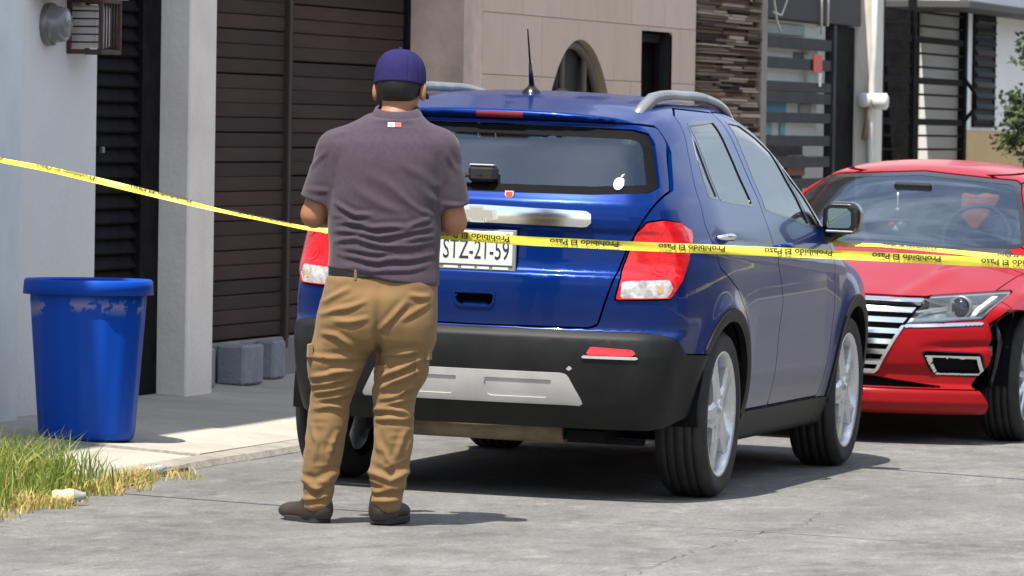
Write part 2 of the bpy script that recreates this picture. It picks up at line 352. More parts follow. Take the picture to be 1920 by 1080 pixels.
while yk < 30:
    L = .9 + rs.uniform(-.15, .15); j = rs.uniform(-.008, .008); k = .012 + rs.uniform(0, .012)
    if -.2 < yk < 6: k += .01
    MB().prism([(KX + j, roadz(KX) - .1), (KX + j - .004, pavez(KX) - k), (KX + j - k, pavez(KX) + .001), (KX - .128, pavez(KX - .13) + .001), (KX - .128, roadz(KX) - .1)], yk, yk + L - .008).build('kerb_stone', m_kerb, pave); yk += L
# broken, tilted end of the pavement by the grass
MB().bbox(-1.74, -1.40, -1.36, -1.13, -.02, .085, .02, Matrix.Rotation(.03, 4, 'X')).build('broken_kerb_stone', m_kerb, pave)
MB().bbox(-1.86, -1.60, -1.30, -1.02, .094, .118, .008).build('yellow_painted_edge', mat('yellow_kerb_paint', (.50, .36, .08), .8, col2=(.42, .36, .22), scale=14, detail=6), pave)
# soil strip under the grass
so_ = MB(); 
so_.add([(-2.75, -40, .06), (KX + .05, -40, roadz(KX) + .006), (KX + .12, -1.05, roadz(KX) + .006), (-2.75, -1.05, .06)], [(0, 1, 2, 3)])
tag(so_.build('verge', mat('verge_soil', (.16, .12, .07), .95, col2=(.25, .20, .11), scale=6, detail=7, bump=.01, bscale=20)), kind='structure')
def grass(name, n, region, hmin, hmax, cols, lean, seed, label):
    rg = np.random.RandomState(seed); V = []; F = []; MI = []
    i = 0
    while i < n:
        x, y, dens = region(rg)
        if rg.rand() > dens: continue
        i += 1; h = rg.uniform(hmin, hmax) * (.5 + .5 * dens); a = rg.rand() * 6.283; w = rg.uniform(.0022, .0045); l = h * rg.uniform(.15, lean); dx, dy = math.cos(a) * l, math.sin(a) * l
        z0 = max(roadz(x), .0) - .005; b = rg.rand() * 6.283; wx, wy = math.cos(b) * w, math.sin(b) * w; k = len(V)
        V += [(x - wx, y - wy, z0), (x + wx, y + wy, z0), (x + dx * .35 + wx * .8, y + dy * .35 + wy * .8, z0 + h * .6), (x + dx * .35 - wx * .8, y + dy * .35 - wy * .8, z0 + h * .6), (x + dx, y + dy, z0 + h * (1 - .3 * l / h))]
        F += [(k, k + 1, k + 2, k + 3), (k + 3, k + 2, k + 4)]; c = rg.choice(len(cols)); MI += [c, c]
    me = bpy.data.meshes.new(name); me.from_pydata(V, [], F)
    for c in cols: me.materials.append(c)
    me.polygons.foreach_set('material_index', MI); o = bpy.data.objects.new(name, me); COL.objects.link(o); tag(o, label, 'grass', kind='stuff'); return o
def leafmat(name, c, tr=.25):
    m = mat(name, c, .6); nt = m.node_tree; b = nt.nodes['Principled BSDF']; o = nt.nodes['Material Output']; t = nt.nodes.new('ShaderNodeBsdfTranslucent'); t.inputs[0].default_value = (*c, 1); x = nt.nodes.new('ShaderNodeMixShader'); x.inputs[0].default_value = tr
    link(nt, b.outputs[0], x.inputs[1]); link(nt, t.outputs[0], x.inputs[2]); link(nt, x.outputs[0], o.inputs[0]); return m
G1, G2, G3 = leafmat('grass_green', (.16, .24, .035), .35), leafmat('grass_light', (.27, .34, .07), .35), leafmat('grass_dry', (.50, .38, .12), .3)
G4 = leafmat('grass_straw', (.62, .47, .18), .3)
def tall(rg):
    x, y = rg.uniform(-2.3, -1.22), rg.uniform(-4.6, -1.45); d = min(1, (-1.15 - x) / .30 + .1) * min(1, (-1.30 - y) / .35 + .12); return x, y, max(0, d)
def low(rg):
    x, y = rg.uniform(-1.62, -1.02), rg.uniform(-4.2, -.5); e = -1.06 - .20 * min(1, max(0, (y + 3.0) / 2.4)) + .06 * math.sin(y * 7) + .04 * math.sin(y * 17 + 1)
    d = (1 if x < e else 0) * min(1, .10 + .95 * abs(math.sin(y * 4.3 + x * 5))**1.6); return x, y, d * (1 if (y < -1.15 or x > -1.42) else 0)
grass('tall_grass', 9500, tall, .13, .30, [G1, G1, G1, G2, G2, G3], .7, 1, 'tall bright green grass growing beside the pavement end')
grass('dry_grass', 4200, low, .03, .10, [G3, G3, G4, G4, G2], 1.1, 2, 'low straw coloured dry grass along the kerb')
# ================================================================== blue SUV
def wheel_set(prefix, R, width, rim_r, spokes, m_rim, spoke_w=(.075, .06), face=.08):
    """meshes of a wheel whose outer face looks to +x, centre at origin"""
    h = width / 2; k = R - .345
    pr = [(rim_r - .004, -h + .012), (rim_r + .03, -h), (rim_r + .065, -h + .001), (R - .016, -h + .010), (R - .004, -h + .024), (R, -h + .036)]
    for g in (-.055, -.020, .020, .055): pr += [(R, g * width / .215 - .0045), (R - .008, g * width / .215 - .003), (R - .008, g * width / .215 + .003), (R, g * width / .215 + .0045)]
    pr += [(R, h - .036), (R - .004, h - .024), (R - .016, h - .010), (rim_r + .065, h - .001), (rim_r + .055, h + .0015), (rim_r + .03, h), (rim_r - .004, h - .012)]
    ty = MB().lathe(pr, 64, 'x').mesh('tyre')
    n = 96
    bar = MB().lathe([(rim_r - .03, -h + .03), (rim_r - .028, h - .06), (rim_r - .016, h - .03), (rim_r - .010, h - .012), (rim_r + .001, h - .006), (rim_r + .005, h - .010), (rim_r, h - .022)], n, 'x').mesh('rim')
    sp = []
    for q in range(spokes):
        a = 2 * math.pi * q / spokes + math.pi / 2; M = Matrix.Rotation(a, 4, 'X'); m = MB()
        V = []; F = []; st = [(.03, spoke_w[0] * .62, face - .004), (.07, spoke_w[0] * .55, face + .004), (.13, spoke_w[1] * .5, face + .002), (rim_r - .035, spoke_w[1] * .55, face - .003), (rim_r - .006, spoke_w[1] * .78, face + .004)]
        for (r, w, x) in st: V += [M @ Vector(p) for p in ((x - .035, r, -w), (x - .010, r, -w), (x, r, -w * .62), (x - .004, r, -w * .2), (x - .004, r, w * .2), (x, r, w * .62), (x - .010, r, w), (x - .035, r, w))]
        for i in range(len(st) - 1):
            for j in range(8): F.append((i * 8 + j, i * 8 + (j + 1) % 8, (i + 1) * 8 + (j + 1) % 8, (i + 1) * 8 + j))
        F += [tuple(range(8)), tuple(range(len(st) * 8 - 1, len(st) * 8 - 9, -1))]
        m.add(V, F, False); sp.append(m.mesh('spoke'))
    hub = MB().lathe([(0, face + .012), (.028, face + .011), (.033, face + .004), (.06, face + .002), (.068, face - .012), (.068, face - .04)], 40, 'x')
    for q in range(5):
        a = 2 * math.pi * (q + .5) / 5 + math.pi / 2; hub.lathe([(0, face + .006), (.008, face + .006), (.009, face - .01)], 8, 'x', c=(0, .047 * math.cos(a), .047 * math.sin(a)))
    hub = hub.mesh('hub')
    disc = MB().lathe([(.05, face - .075), (rim_r - .05, face - .075), (rim_r - .05, face - .09), (.05, face - .09)], 48, 'x').lathe([(.0, face - .065), (.06, face - .065), (.06, face - .09)], 32, 'x').mesh('brake_disc')
    return dict(tyre=ty, rim=bar, spokes=sp, hub=hub, disc=disc)
def put_wheel(ws, parent, loc, side, m_tyre, m_rim, m_disc, spin=0., steer=0.):
    w = empty('wheel', loc, 0 if side > 0 else math.pi, parent); w.rotation_euler = (spin, 0, (0 if side > 0 else math.pi) + steer)
    for nm, me, mm in [('tyre', ws['tyre'], m_tyre), ('rim', ws['rim'], m_rim), ('hub', ws['hub'], m_rim), ('brake_disc', ws['disc'], m_disc)] + [('spoke', s, m_rim) for s in ws['spokes']]:
        share(nm, me, mm, w)
    return w
def paint(name, col, dustcol, dust_hi, coat=1., metal=.0):
    """car paint with road dust that gathers low on the doors"""
    m = mat(name, col, rough=.28, metal=metal, coat=coat, coat_r=.03, spec=.12); nt = m.node_tree; b = nt.nodes['Principled BSDF']
    tc = nt.nodes.new('ShaderNodeTexCoord'); sx = nt.nodes.new('ShaderNodeSeparateXYZ'); link(nt, tc.outputs['Object'], sx.inputs[0])
    n = nt.nodes.new('ShaderNodeTexNoise'); n.inputs['Scale'].default_value = 3.; n.inputs['Detail'].default_value = 6; n.inputs['Roughness'].default_value = .65; link(nt, tc.outputs['Object'], n.inputs['Vector'])
    mr = nt.nodes.new('ShaderNodeMapRange'); mr.inputs[1].default_value = .85; mr.inputs[2].default_value = .30; mr.inputs[3].default_value = .0; mr.inputs[4].default_value = dust_hi; link(nt, sx.outputs[2], mr.inputs[0])
    mu = nt.nodes.new('ShaderNodeMath'); mu.operation = 'MULTIPLY'; link(nt, mr.outputs[0], mu.inputs[0]); ms = nt.nodes.new('ShaderNodeMapRange'); ms.inputs[1].default_value = .25; ms.inputs[2].default_value = .75; ms.inputs[3].default_value = .35; ms.inputs[4].default_value = 1.3
    link(nt, n.outputs[0], ms.inputs[0]); link(nt, ms.outputs[0], mu.inputs[1])
    mx = nt.nodes.new('ShaderNodeMix'); mx.data_type = 'RGBA'; mx.inputs[6].default_value = (*col, 1); mx.inputs[7].default_value = (*dustcol, 1); link(nt, mu.outputs[0], mx.inputs[0]); link(nt, mx.outputs[2], b.inputs['Base Color'])
    mr2 = nt.nodes.new('ShaderNodeMapRange'); mr2.inputs[3].default_value = .03; mr2.inputs[4].default_value = .16; link(nt, mu.outputs[0], mr2.inputs[0]); link(nt, mr2.outputs[0], b.inputs['Coat Roughness'])
    return m
m_blue = paint('blue_paint', (.0002, .021, .150), (.10, .098, .092), .5, coat=.36, metal=.3)
m_plastic = mat('grey_plastic', (.007, .008, .009), .52, spec=.25, col2=(.017, .017, .017), scale=6, detail=6, bump=.0006, bscale=300)
m_black = mat('black_trim', (.008, .008, .009), .25, coat=.3)
m_blackm = mat('black_matt', (.008, .008, .009), .8, spec=.08)
m_silver = mat('silver_trim', (.30, .31, .32), .38, metal=.5, col2=(.23, .24, .25), scale=5, rvar=.08)
m_skid = mat('skid_silver', (.50, .49, .47), .5, col2=(.40, .39, .375), scale=7, detail=6)
m_chrome = mat('chrome', (.86, .87, .88), .16, metal=1.)
m_rubber = mat('tyre_rubber', (.014, .014, .014), .72, col2=(.045, .043, .040), scale=7, detail=7, lo=.45, hi=.8, bump=.0008, bscale=120)
m_rim = mat('alloy', (.70, .72, .75), .30, metal=.7, col2=(.58, .59, .61), scale=9, detail=5, rvar=.1)
m_disc = mat('brake_iron', (.022, .020, .019), .7, spec=.15)
m_red = mat('red_lens', (.80, .008, .016), .12, coat=1., coat_r=.02, col2=(.50, .004, .008), scale=14, detail=2, bump=.0015, bscale=24, stretch=(1, 1, 2.5))
m_clear = mat('clear_lens', (.50, .50, .50), .10, metal=.35, coat=1., coat_r=.02, col2=(.85, .83, .80), scale=26, detail=3, lo=.4, hi=.6, bump=.004, bscale=40)
m_brk = mat('dark_red_lens', (.22, .006, .012), .15, coat=1.)
m_tint = glass_mat('tinted_glass', (.42, .46, .48), ior=2.1, gcol=(.66, .80, 1.), dirt=.005, dirtcol=(.26, .32, .40))
m_sglass = glass_mat('side_glass', (.45, .52, .50), ior=1.6, dirt=.02)
m_seat = mat('seat_cloth', (.022, .023, .026), .85, col2=(.035, .035, .037), scale=40)
m_plate = mat('plate_white', (.62, .64, .62), .4, col2=(.70, .71, .69), scale=12)
m_ink = mat('black_ink', (.02, .02, .02), .5)
m_rust = mat('exhaust_tan', (.22, .17, .11), .7, col2=(.12, .09, .06), scale=10, detail=6)
suv = empty('blue_suv', (0, 0, 0)); suv.rotation_euler = (0, TILT, 0)
tag(suv, 'blue compact SUV with silver roof rails parked beyond the yellow tape', 'car')
sW = spl([.15, .22, .30, .42, .58, .75, .90, 1.0, 1.08, 1.16, 1.22, 1.3, 1.4, 1.5, 1.58, 1.7], [.76, .80, .832, .862, .882, .888, .876, .858, .838, .812, .79, .752, .708, .662, .622, .55], sm=.02)
sT = spl([-.9, -.55, -.48, -.35, -.1, .3, .8, 1.2, 1.45, 1.7, 2.0, 2.3, 2.5, 2.7, 3.0, 3.25, 3.45, 3.6], [1.54, 1.565, 1.575, 1.595, 1.63, 1.65, 1.648, 1.622, 1.575, 1.475, 1.30, 1.14, 1.065, 1.03, .985, .93, .86, .76], sm=.06)
sR = spl([.10, .20, .27, .33, .40, .50, .60, .655, .68, .695, .72, .80, .87, .905, .93, .97, 1.08, 1.10, 1.14, 1.17, 1.20, 1.22, 1.245, 1.28, 1.36, 1.44, 1.485, 1.51, 1.528, 1.55, 1.58, 1.64],
         [-.50, -.58, -.66, -.72, -.765, -.79, -.80, -.795, -.775, -.755, -.757, -.768, -.772, -.770, -.748, -.738, -.736, -.745, -.748, -.745, -.736, -.721, -.701, -.673, -.609, -.545, -.505, -.492, -.50, -.53, -.535, -.50], n=1200, sm=.006)
sF = spl([.1, .25, .4, .6, .75, .9, 1.1], [3.30, 3.44, 3.49, 3.47, 3.43, 3.33, 3.1], sm=.03)
AX = 2.555
def suv_f(p):
    x = np.abs(p[:, 0]); y = p[:, 1]; z = p[:, 2]
    w = sW(z) - .175 * np.clip(.10 - y, 0, 1)**2 - .10 * np.clip(y - 2.45, 0, 2)**2
    for yc in (0., AX):
        r = np.hypot(y - yc, z - .345); w = w + .013 * np.exp(-((r - .43) / .055)**2) * (z < .95)
    zc = 1.02 - .045 * np.clip(y, -1, 3)
    w = w + .007 * np.exp(-((z - zc) / .022)**2) * np.clip((y + .5) * 3, 0, 1)
    w = w - .010 * np.exp(-((z - .62 - .03 * y) / .13)**2) * np.clip((y - .3) * 4, 0, 1) * np.clip((2.2 - y) * 4, 0, 1)
    side = x - w
    cr = np.where(y < 1.9, .055, .055) * (x / .62)**2.4
    top = (z - sT(y) + cr) * .95
    rear = sR(z) + np.interp(z, [.2, .6, .72, 1.2, 1.5, 1.6], [.10, .10, .115, .12, .10, .13]) * (x / .75)**2.6 - y
    front = y - (sF(z) - .40 * (x / .85)**3)
    d = smax(side, top, .11)
    k = np.interp(z, [.6, .7, 1.4, 1.53], [.09, .12, .10, .03])
    d = smax(d, rear * .93, k); d = smax(d, front, .16); d = smax(d, .205 - z, .03)
    return d
def axis(*segs):
    a = []
    for (s, e, h) in segs: a += list(np.arange(s, e - h * .3, h))
    return np.array(a + [segs[-1][1]])
V, Q, N = isomesh(suv_f, axis((-.93, .93, .0187)), axis((-.86, -.35, .0135), (-.35, 2.2, .021), (2.2, 3.56, .03)), axis((.16, 1.70, .0168)))
SH = (V, N, tris(Q))
def rear_roof_z(x, y):
    z = np.linspace(1.2, 1.72, 400); p = np.stack([np.full(400, x), np.full(400, y), z], 1); f = suv_f(p); i = np.where(f < 0)[0]; return z[i[-1]] if len(i) else 1.6
def surf_y(x, z):
    y = np.linspace(-.95, .3, 900); p = np.stack([np.full(900, x), y, np.full(900, z)], 1); f = suv_f(p); i = np.where(f < 0)[0]; return y[i[0]]
def surf_x(y, z):
    x = np.linspace(.2, 1., 900); p = np.stack([x, np.full(900, y), np.full(900, z)], 1); f = suv_f(p); i = np.where(f < 0)[0]; return x[i[-1]]
GAP = .0035
def take(M, fn, g=GAP):
    i, _ = clip(M, fn(M[0]) + g); _, o = clip(M, fn(M[0]) - g); return i, o
def mir(poly): return poly + [(-a, b) for a, b in reversed(poly)]
_, rest = clip(SH, np.maximum(SH[0][:, 2] - .298 - .30 * np.clip(SH[0][:, 1] + .60, 0, .4), SH[0][:, 1] + .05))
# wheel arches cut away
def f_arch(p, r=.385): return np.minimum(np.hypot(p[:, 1], p[:, 2] - .345), np.hypot(p[:, 1] - AX, p[:, 2] - .345)) - r + np.clip(.6 - np.abs(p[:, 0]), 0, 1) * 5
_, rest = clip(rest, f_arch(rest[0]))
def rearonly(p): return (p[:, 1] + .28) * 1.
# rear window
P_rg = mir([(.0, 1.235), (.45, 1.238), (.66, 1.252), (.69, 1.275), (.635, 1.45), (.605, 1.49), (.55, 1.503), (0, 1.508)])
g, rest = take(rest, lambda p: np.maximum(polysdf(P_rg, p[:, 0], p[:, 2]), rearonly(p)), .002)
gm = (g[0], g[1], g[2]); band_in, band_out = clip(gm, polysdf(P_rg, gm[0][:, 0], gm[0][:, 2]) + .035)
rw = panel('rear_window', band_in, m_tint, suv, off=-.006)
panel('window_border', band_out, m_blackm, rw, off=-.0055)
# side glass
SIDE_GLASS = {'rear': [(.16, 1.53), (.66, 1.545), (.735, 1.195), (.155, 1.222)], 'quarter': [(.125, 1.515), (.118, 1.228), (-.02, 1.238), (.04, 1.38)],
              'front': [(.93, 1.545), (1.16, 1.535), (1.36, 1.48), (1.52, 1.42), (1.745, 1.10), (.955, 1.18)], 'vent': [(1.575, 1.385), (1.80, 1.24), (2.00, 1.09), (1.785, 1.098)]}
for sgn in (1, -1):
    for nm, pl in SIDE_GLASS.items():
        g, rest = take(rest, lambda p: np.maximum(polysdf(pl, p[:, 1], p[:, 2], .006), .4 - sgn * p[:, 0]), .0)
        ins, ring = clip(g, polysdf(pl, g[0][:, 1], g[0][:, 2], .006) + .011)
        w = panel('side_window', ins, m_sglass, suv, off=-.004); panel('window_seal', ring, m_black, w, off=.001, skirt=.01)
P_ws = mir([(0, 1.09), (.5, 1.10), (.70, 1.13), (.57, 1.50), (.5, 1.535), (0, 1.55)])
g, rest = take(rest, lambda p: np.maximum(polysdf(P_ws, p[:, 0], p[:, 2]), 1.4 - p[:, 1]), .002); panel('windscreen', g, m_sglass, suv, off=-.004)
# tail lamps wrapping round the corners
P_tl = [(.135, .818), (.365, .828), (.425, .90), (.462, .97), (.505, 1.075), (.498, 1.105), (.43, 1.135), (.335, 1.145), (.26, 1.135), (.215, 1.085), (.185, .99), (.150, .89)]
P_cl = [(.160, .832), (.345, .838), (.372, .872), (.355, .902), (.165, .892)]
for sgn in (1, -1):
    A_ = lambda p: .866 * sgn * p[:, 0] + .5 * p[:, 1]
    fn = lambda p: np.maximum(np.maximum(polysdf(P_tl, A_(p), p[:, 2]), p[:, 1] + .15), .2 - sgn * p[:, 0])
    g, rest = take(rest, fn)
    cl, red = clip(g, polysdf(P_cl, A_(g[0]), g[0][:, 2], .004))
    l = panel('tail_lamp', red, m_red, suv, off=.007, skirt=.02); panel('reversing_lamp', cl, m_clear, l, off=.006, skirt=.02)
    for (ca, cz, cr) in ((.355, 1.065, .048), (.315, .955, .040)):
        rd = np.hypot(A_(red[0]) - ca, (red[0][:, 2] - cz) * 1.0); bb, _ = clip(red, rd - cr); panel('lamp_dome', bb, m_red, l, off=.0095, skirt=.004); b2, _ = clip(red, rd - cr * .55); panel('lamp_bulb', b2, m_red, l, off=.0115, skirt=.004)
    cd = np.hypot(A_(cl[0]) - .315, cl[0][:, 2] - .867); bb, _ = clip(cl, cd - .016); panel('amber_bulb', bb, mat('amber_lens', (.62, .42, .20), .15, coat=1.), l, off=.008, skirt=.005)
# bumper, dark plastic
def f_bump(p):
    y = p[:, 1]; zb = np.interp(y, [-.66, -.58, -.50, -.30], [.688, .66, .605, .60]); return np.maximum(p[:, 2] - zb, y + .02)
bp, rest = take(rest, f_bump, .003)
P_sk = mir([(0, .392), (.40, .392), (.452, .390), (.462, .402), (.402, .512), (.38, .522), (0, .522)])
sk, bp = take(bp, lambda p: np.maximum(polysdf(P_sk, p[:, 0], p[:, 2]), p[:, 1] + .5), .0015)
bumper = panel('rear_bumper', bp, m_plastic, suv, off=.006, skirt=.02)
_t = sk; sko = None
for pl in ([(-.31, .425), (-.33, .485), (-.06, .485), (-.08, .425)], [(.31, .425), (.33, .485), (.06, .485), (.08, .425)]):
    rec, _t = take(_t, lambda p: polysdf(pl, p[:, 0], p[:, 2], .006), .0); 
    if sko is None: sko = empty('skid_plate', parent=suv)
    panel('skid_recess', rec, m_skid, sko, off=.0055)
panel('skid_face', _t, m_skid, sko, off=.010, skirt=.018)
for sgn in (1, -1):
    pl = [(sgn * .475, .597), (sgn * .49, .625), (sgn * .655, .618), (sgn * .665, .600)]
    rf, _ = clip(bp, np.maximum(polysdf(pl, bp[0][:, 0], bp[0][:, 2], .003), bp[0][:, 1] + .4)); r_ = panel('reflector', rf, m_red, suv, off=.014, skirt=.012)
    pl2 = [(sgn * .455, .585), (sgn * .46, .592), (sgn * .672, .594), (sgn * .675, .585)]
    rf, _ = clip(bp, np.maximum(polysdf(pl2, bp[0][:, 0], bp[0][:, 2], .002), bp[0][:, 1] + .4)); panel('reflector_trim', rf, m_skid, r_, off=.013, skirt=.01)
sf_, _ = clip(bp, np.maximum(polysdf([(.392, .538), (.41, .553), (.425, .545), (.418, .534), (.40, .528)], bp[0][:, 0], bp[0][:, 2]), bp[0][:, 1] + .4)); panel('scuff_mark', sf_, m_skid, suv, off=.0075)
# sill cladding and arch trims
def f_ring(p): return np.abs(np.minimum(np.hypot(p[:, 1], p[:, 2] - .345), np.hypot(p[:, 1] - AX, p[:, 2] - .345)) - .41) - .026 + np.clip(.6 - np.abs(p[:, 0]), 0, 1) * 5 + np.clip(p[:, 2] - .9, 0, 1) * 5 + np.clip(.607 - p[:, 2], 0, 1) * 5 * (p[:, 1] < 0)
rg, rest = take(rest, f_ring, .0015)
for yc in (0, AX):
    for sgn in (1, -1):
        s_, _ = clip(rg, np.maximum(np.abs(rg[0][:, 1] - yc) - .6, -sgn * rg[0][:, 0])); panel('arch_trim', s_, m_plastic, suv, off=.008, skirt=.03)
for sgn in (1, -1):
    s_, rest = take(rest, lambda p: np.maximum(np.maximum(p[:, 2] - .335, .55 - sgn * p[:, 0]), np.abs(p[:, 1] - 1.28) - 1.0), .002); panel('sill_cladding', s_, m_plastic, suv, off=.006, skirt=.02)
# doors
D_r = [(.80, 1.578), (.2, 1.59), (.06, 1.56), (-.06, 1.42), (-.16, 1.26), (-.19, 1.12), (-.10, .95), (.15, .86), (.33, .72), (.425, .55), (.43, .345), (.955, .345), (1.02, .80), (.88, 1.15)]
D_f = [(.825, 1.58), (1.2, 1.575), (1.42, 1.51), (1.65, 1.41), (2.06, 1.12), (2.11, .98), (2.10, .70), (2.02, .40), (1.98, .345), (.965, .345), (1.03, .80), (.89, 1.15)]
for sgn in (1, -1):
    for nm, pl in (('rear', D_r), ('front', D_f)):
        g, rest = take(rest, lambda p: np.maximum(polysdf(pl, p[:, 1], p[:, 2], .004), .4 - sgn * p[:, 0]), .0035); d = panel('door', g, m_blue, suv, skirt=.02)
        # pull handle with chrome grip
        yh, zh = (.02, 1.075) if nm == 'rear' else (1.10, 1.02); xs = surf_x(yh, zh)
        hm = MB().tube([(sgn * (xs - .005), yh - .10, zh - .004), (sgn * (xs + .028), yh - .07, zh), (sgn * (xs + .036), yh, zh + .002), (sgn * (xs + .030), yh + .07, zh - .004), (sgn * (xs - .005), yh + .10, zh - .008)], [.010, .014, .015, .014, .010], 8)
        hm.build('door_handle', m_chrome if nm == 'rear' else m_blue, d)
# tailgate
P_tg = mir([(0, .698), (.47, .702), (.503, .715), (.535, .82), (.60, 1.02), (.655, 1.13), (.72, 1.262), (.655, 1.47), (.625, 1.515), (.56, 1.526), (0, 1.528)])
tg, rest = take(rest, lambda p: np.maximum(polysdf(P_tg, p[:, 0], p[:, 2]), rearonly(p)), .004)
P_h = mir([(0, .768), (.065, .768), (.082, .785), (.092, .832), (0, .832)])
hole, tgm = take(tg, lambda p: polysdf(P_h, p[:, 0], p[:, 2]), .0)
gate = panel('tailgate', tgm, m_blue, suv, skirt=.02)
rim_, inner = clip(hole, -polysdf(P_h, hole[0][:, 0], hole[0][:, 2]) - .008)
panel('handle_rim', rim_, m_blue, gate, off=.005, skirt=.03)
MB().box(-.10, .10, -.70, -.69, .75, .85).build('handle_recess', m_blackm, gate)
yy = surf_y(0, .79); MB().bbox(-.055, .055, yy + .012, yy + .04, .770, .788, .006).build('pull_lip', m_blue, gate)
P_cb = mir([(0, 1.112), (.44, 1.108), (.462, 1.118), (.458, 1.158), (.44, 1.168), (0, 1.176)])
cb, _ = clip(SH, np.maximum(polysdf(P_cb, SH[0][:, 0], SH[0][:, 2]), rearonly(SH[0]))); cbar = panel('chrome_strip', cb, m_chrome, gate, off=.020, skirt=.022)
m_bow = mat('emblem_silver', (.62, .60, .54), .25, metal=.8)
def bow(s): return [(-.085 * s, -.020 * s), (-.030 * s, -.020 * s), (-.024 * s, -.033 * s), (.036 * s, -.033 * s), (.030 * s, -.020 * s), (.085 * s, -.020 * s), (.075 * s, .020 * s), (.030 * s, .020 * s), (.024 * s, .033 * s), (-.036 * s, .033 * s), (-.030 * s, .020 * s), (-.075 * s, .020 * s)]
yb = surf_y(0, 1.14) - .022
MB().prism([(a, b + 1.142) for a, b in bow(1.0)], yb - .012, yb + .002).build('emblem', m_chrome, gate)
MB().prism([(a, b + 1.142) for a, b in bow(.80)], yb - .016, yb - .011).build('emblem_field', m_bow, gate)
# dark plate recess, licence plate, shield sticker
P_pr = mir([(0, .915), (.20, .915), (.235, .93), (.26, 1.095), (0, 1.10)])
# licence plate on its bracket
yp = min(surf_y(0, z) for z in (.93, .95, 1.0, 1.06)) - .010
lp = empty('licence_plate', parent=suv); 
MB().bbox(-.165, .165, yp - .006, yp + .006, .915, 1.082, .003).build('plate_frame', mat('plate_frame', (.20, .21, .20), .5), lp)
MB().bbox(-.152, .152, yp - .011, yp - .004, .938, 1.074, .002).build('plate_sheet', m_plate, lp)
tv, tf = text_mesh('STZ-21-59', .098); tv[:, 0] -= tv[:, 0].mean() * 0 + (tv[:, 0].max() + tv[:, 0].min()) / 2; tv[:, 0] *= .275 / np.ptp(tv[:, 0])
MB().add([(a, yp - .0125, .962 + b * 1.15) for a, b, _ in tv], tf).build('plate_number', m_ink, lp)
for x0, x1 in ((-.135, -.075), (-.06, -.005), (.005, .055), (.07, .135)): MB().box(x0, x1, yp - .0075, yp - .006, .921, .931).build('plate_print', m_plate, lp)
for sx in (-.13, .13): MB().lathe([(0, yp - .012), (.007, yp - .012), (.008, yp - .006)], 10, 'y', c=(sx, 0, 1.066)).build('plate_bolt', m_skid, lp)
# small stickers and wiper
ys_ = surf_y(.118, 1.222) - .002; st = empty('shield_sticker', parent=suv)
MB().prism([(.100, 1.24), (.136, 1.24), (.136, 1.222), (.118, 1.20), (.100, 1.222)], ys_ - .006, ys_ + .002).build('shield_edge', mat('sticker_white', (.6, .58, .52), .5), st)
MB().prism([(.105, 1.236), (.131, 1.236), (.131, 1.223), (.118, 1.207), (.105, 1.223)], ys_ - .008, ys_ - .005).build('shield_field', mat('sticker_orange', (.50, .10, .05), .5), st)
ap = []
for k in range(28):
    a = 2 * math.pi * k / 28; r = .024 * (1 - .10 * math.cos(2 * a)) * (1 - .16 * max(0, math.cos(a - math.pi / 2))**6); ap.append((.545 + r * math.cos(a) * .95, 1.287 + r * math.sin(a)))
ap = [(a, b) for a, b in ap if math.hypot(a - .575, b - 1.294) > .012]
yz = [surf_y(a, b) for a, b in ap]
m_stw = mat('sticker_bright', (.8, .8, .8), .5)
wst = empty('window_sticker', parent=suv)
MB().add([(a, y - .002, b) for (a, b), y in zip(ap, yz)], [tuple(range(len(ap)))]).build('sticker_fruit', m_stw, wst)
lf = [(.546, 1.312), (.550, 1.322), (.559, 1.325), (.555, 1.315)]; MB().add([(a, surf_y(a, b) - .002, b) for a, b in lf], [tuple(range(4))]).build('sticker_leaf', m_stw, wst)
wp = empty('rear_wiper', parent=suv); yw = surf_y(0, 1.29)
MB().bbox(-.06, .052, yw - .055, yw + .02, 1.272, 1.335, .012).build('wiper_motor_cover', m_black, wp)
MB().bbox(-.058, .048, yw - .05, yw - .01, 1.3345, 1.343, .004).build('wiper_cap', m_silver, wp)
MB().tube([(0, yw - .05, 1.30), (-.2, surf_y(-.2, 1.30) - .03, 1.285), (-.42, surf_y(-.42, 1.28) - .02, 1.275)], [.010, .008, .006], 6).build('wiper_arm', m_black, wp)
# high brake lamp on the spoiler
P_bl = mir([(0, 1.538), (.098, 1.538), (.104, 1.545), (.100, 1.556), (0, 1.557)])
bl, _ = clip(SH, np.maximum(polysdf(P_bl, SH[0][:, 0] - .01, SH[0][:, 2]), rearonly(SH[0]))); panel('high_brake_lamp', bl, m_brk, suv, off=.006, skirt=.01)
body = panel('body_shell', rest, m_blue, suv, skirt=.02)
# roof rails
for sgn in (1, -1):
    pts = []; X_ = .515
    for i in range(15):
        t = i / 14; y = -.24 + 1.86 * t; zr = rear_roof_z(X_, y); pts.append((sgn * X_, y, zr + .052 * min(1, math.sin(math.pi * t) * 2.2)**.9 - .010))
    r_ = MB(); V_ = []; F_ = []
    for (x, y, z) in pts:
        V_ += [(x - sgn * .024, y, z - .022), (x - sgn * .018, y, z + .010), (x, y, z + .015), (x + sgn * .018, y, z + .008), (x + sgn * .026, y, z - .024)]
    for i in range(14):
        for j in range(5): F_.append((i * 5 + j, i * 5 + (j + 1) % 5, (i + 1) * 5 + (j + 1) % 5, (i + 1) * 5 + j))
    F_ += [tuple(range(5)), tuple(range(74, 69, -1))]
    r_.add(V_, F_, True); rail = r_.build('roof_rail', m_silver, suv)
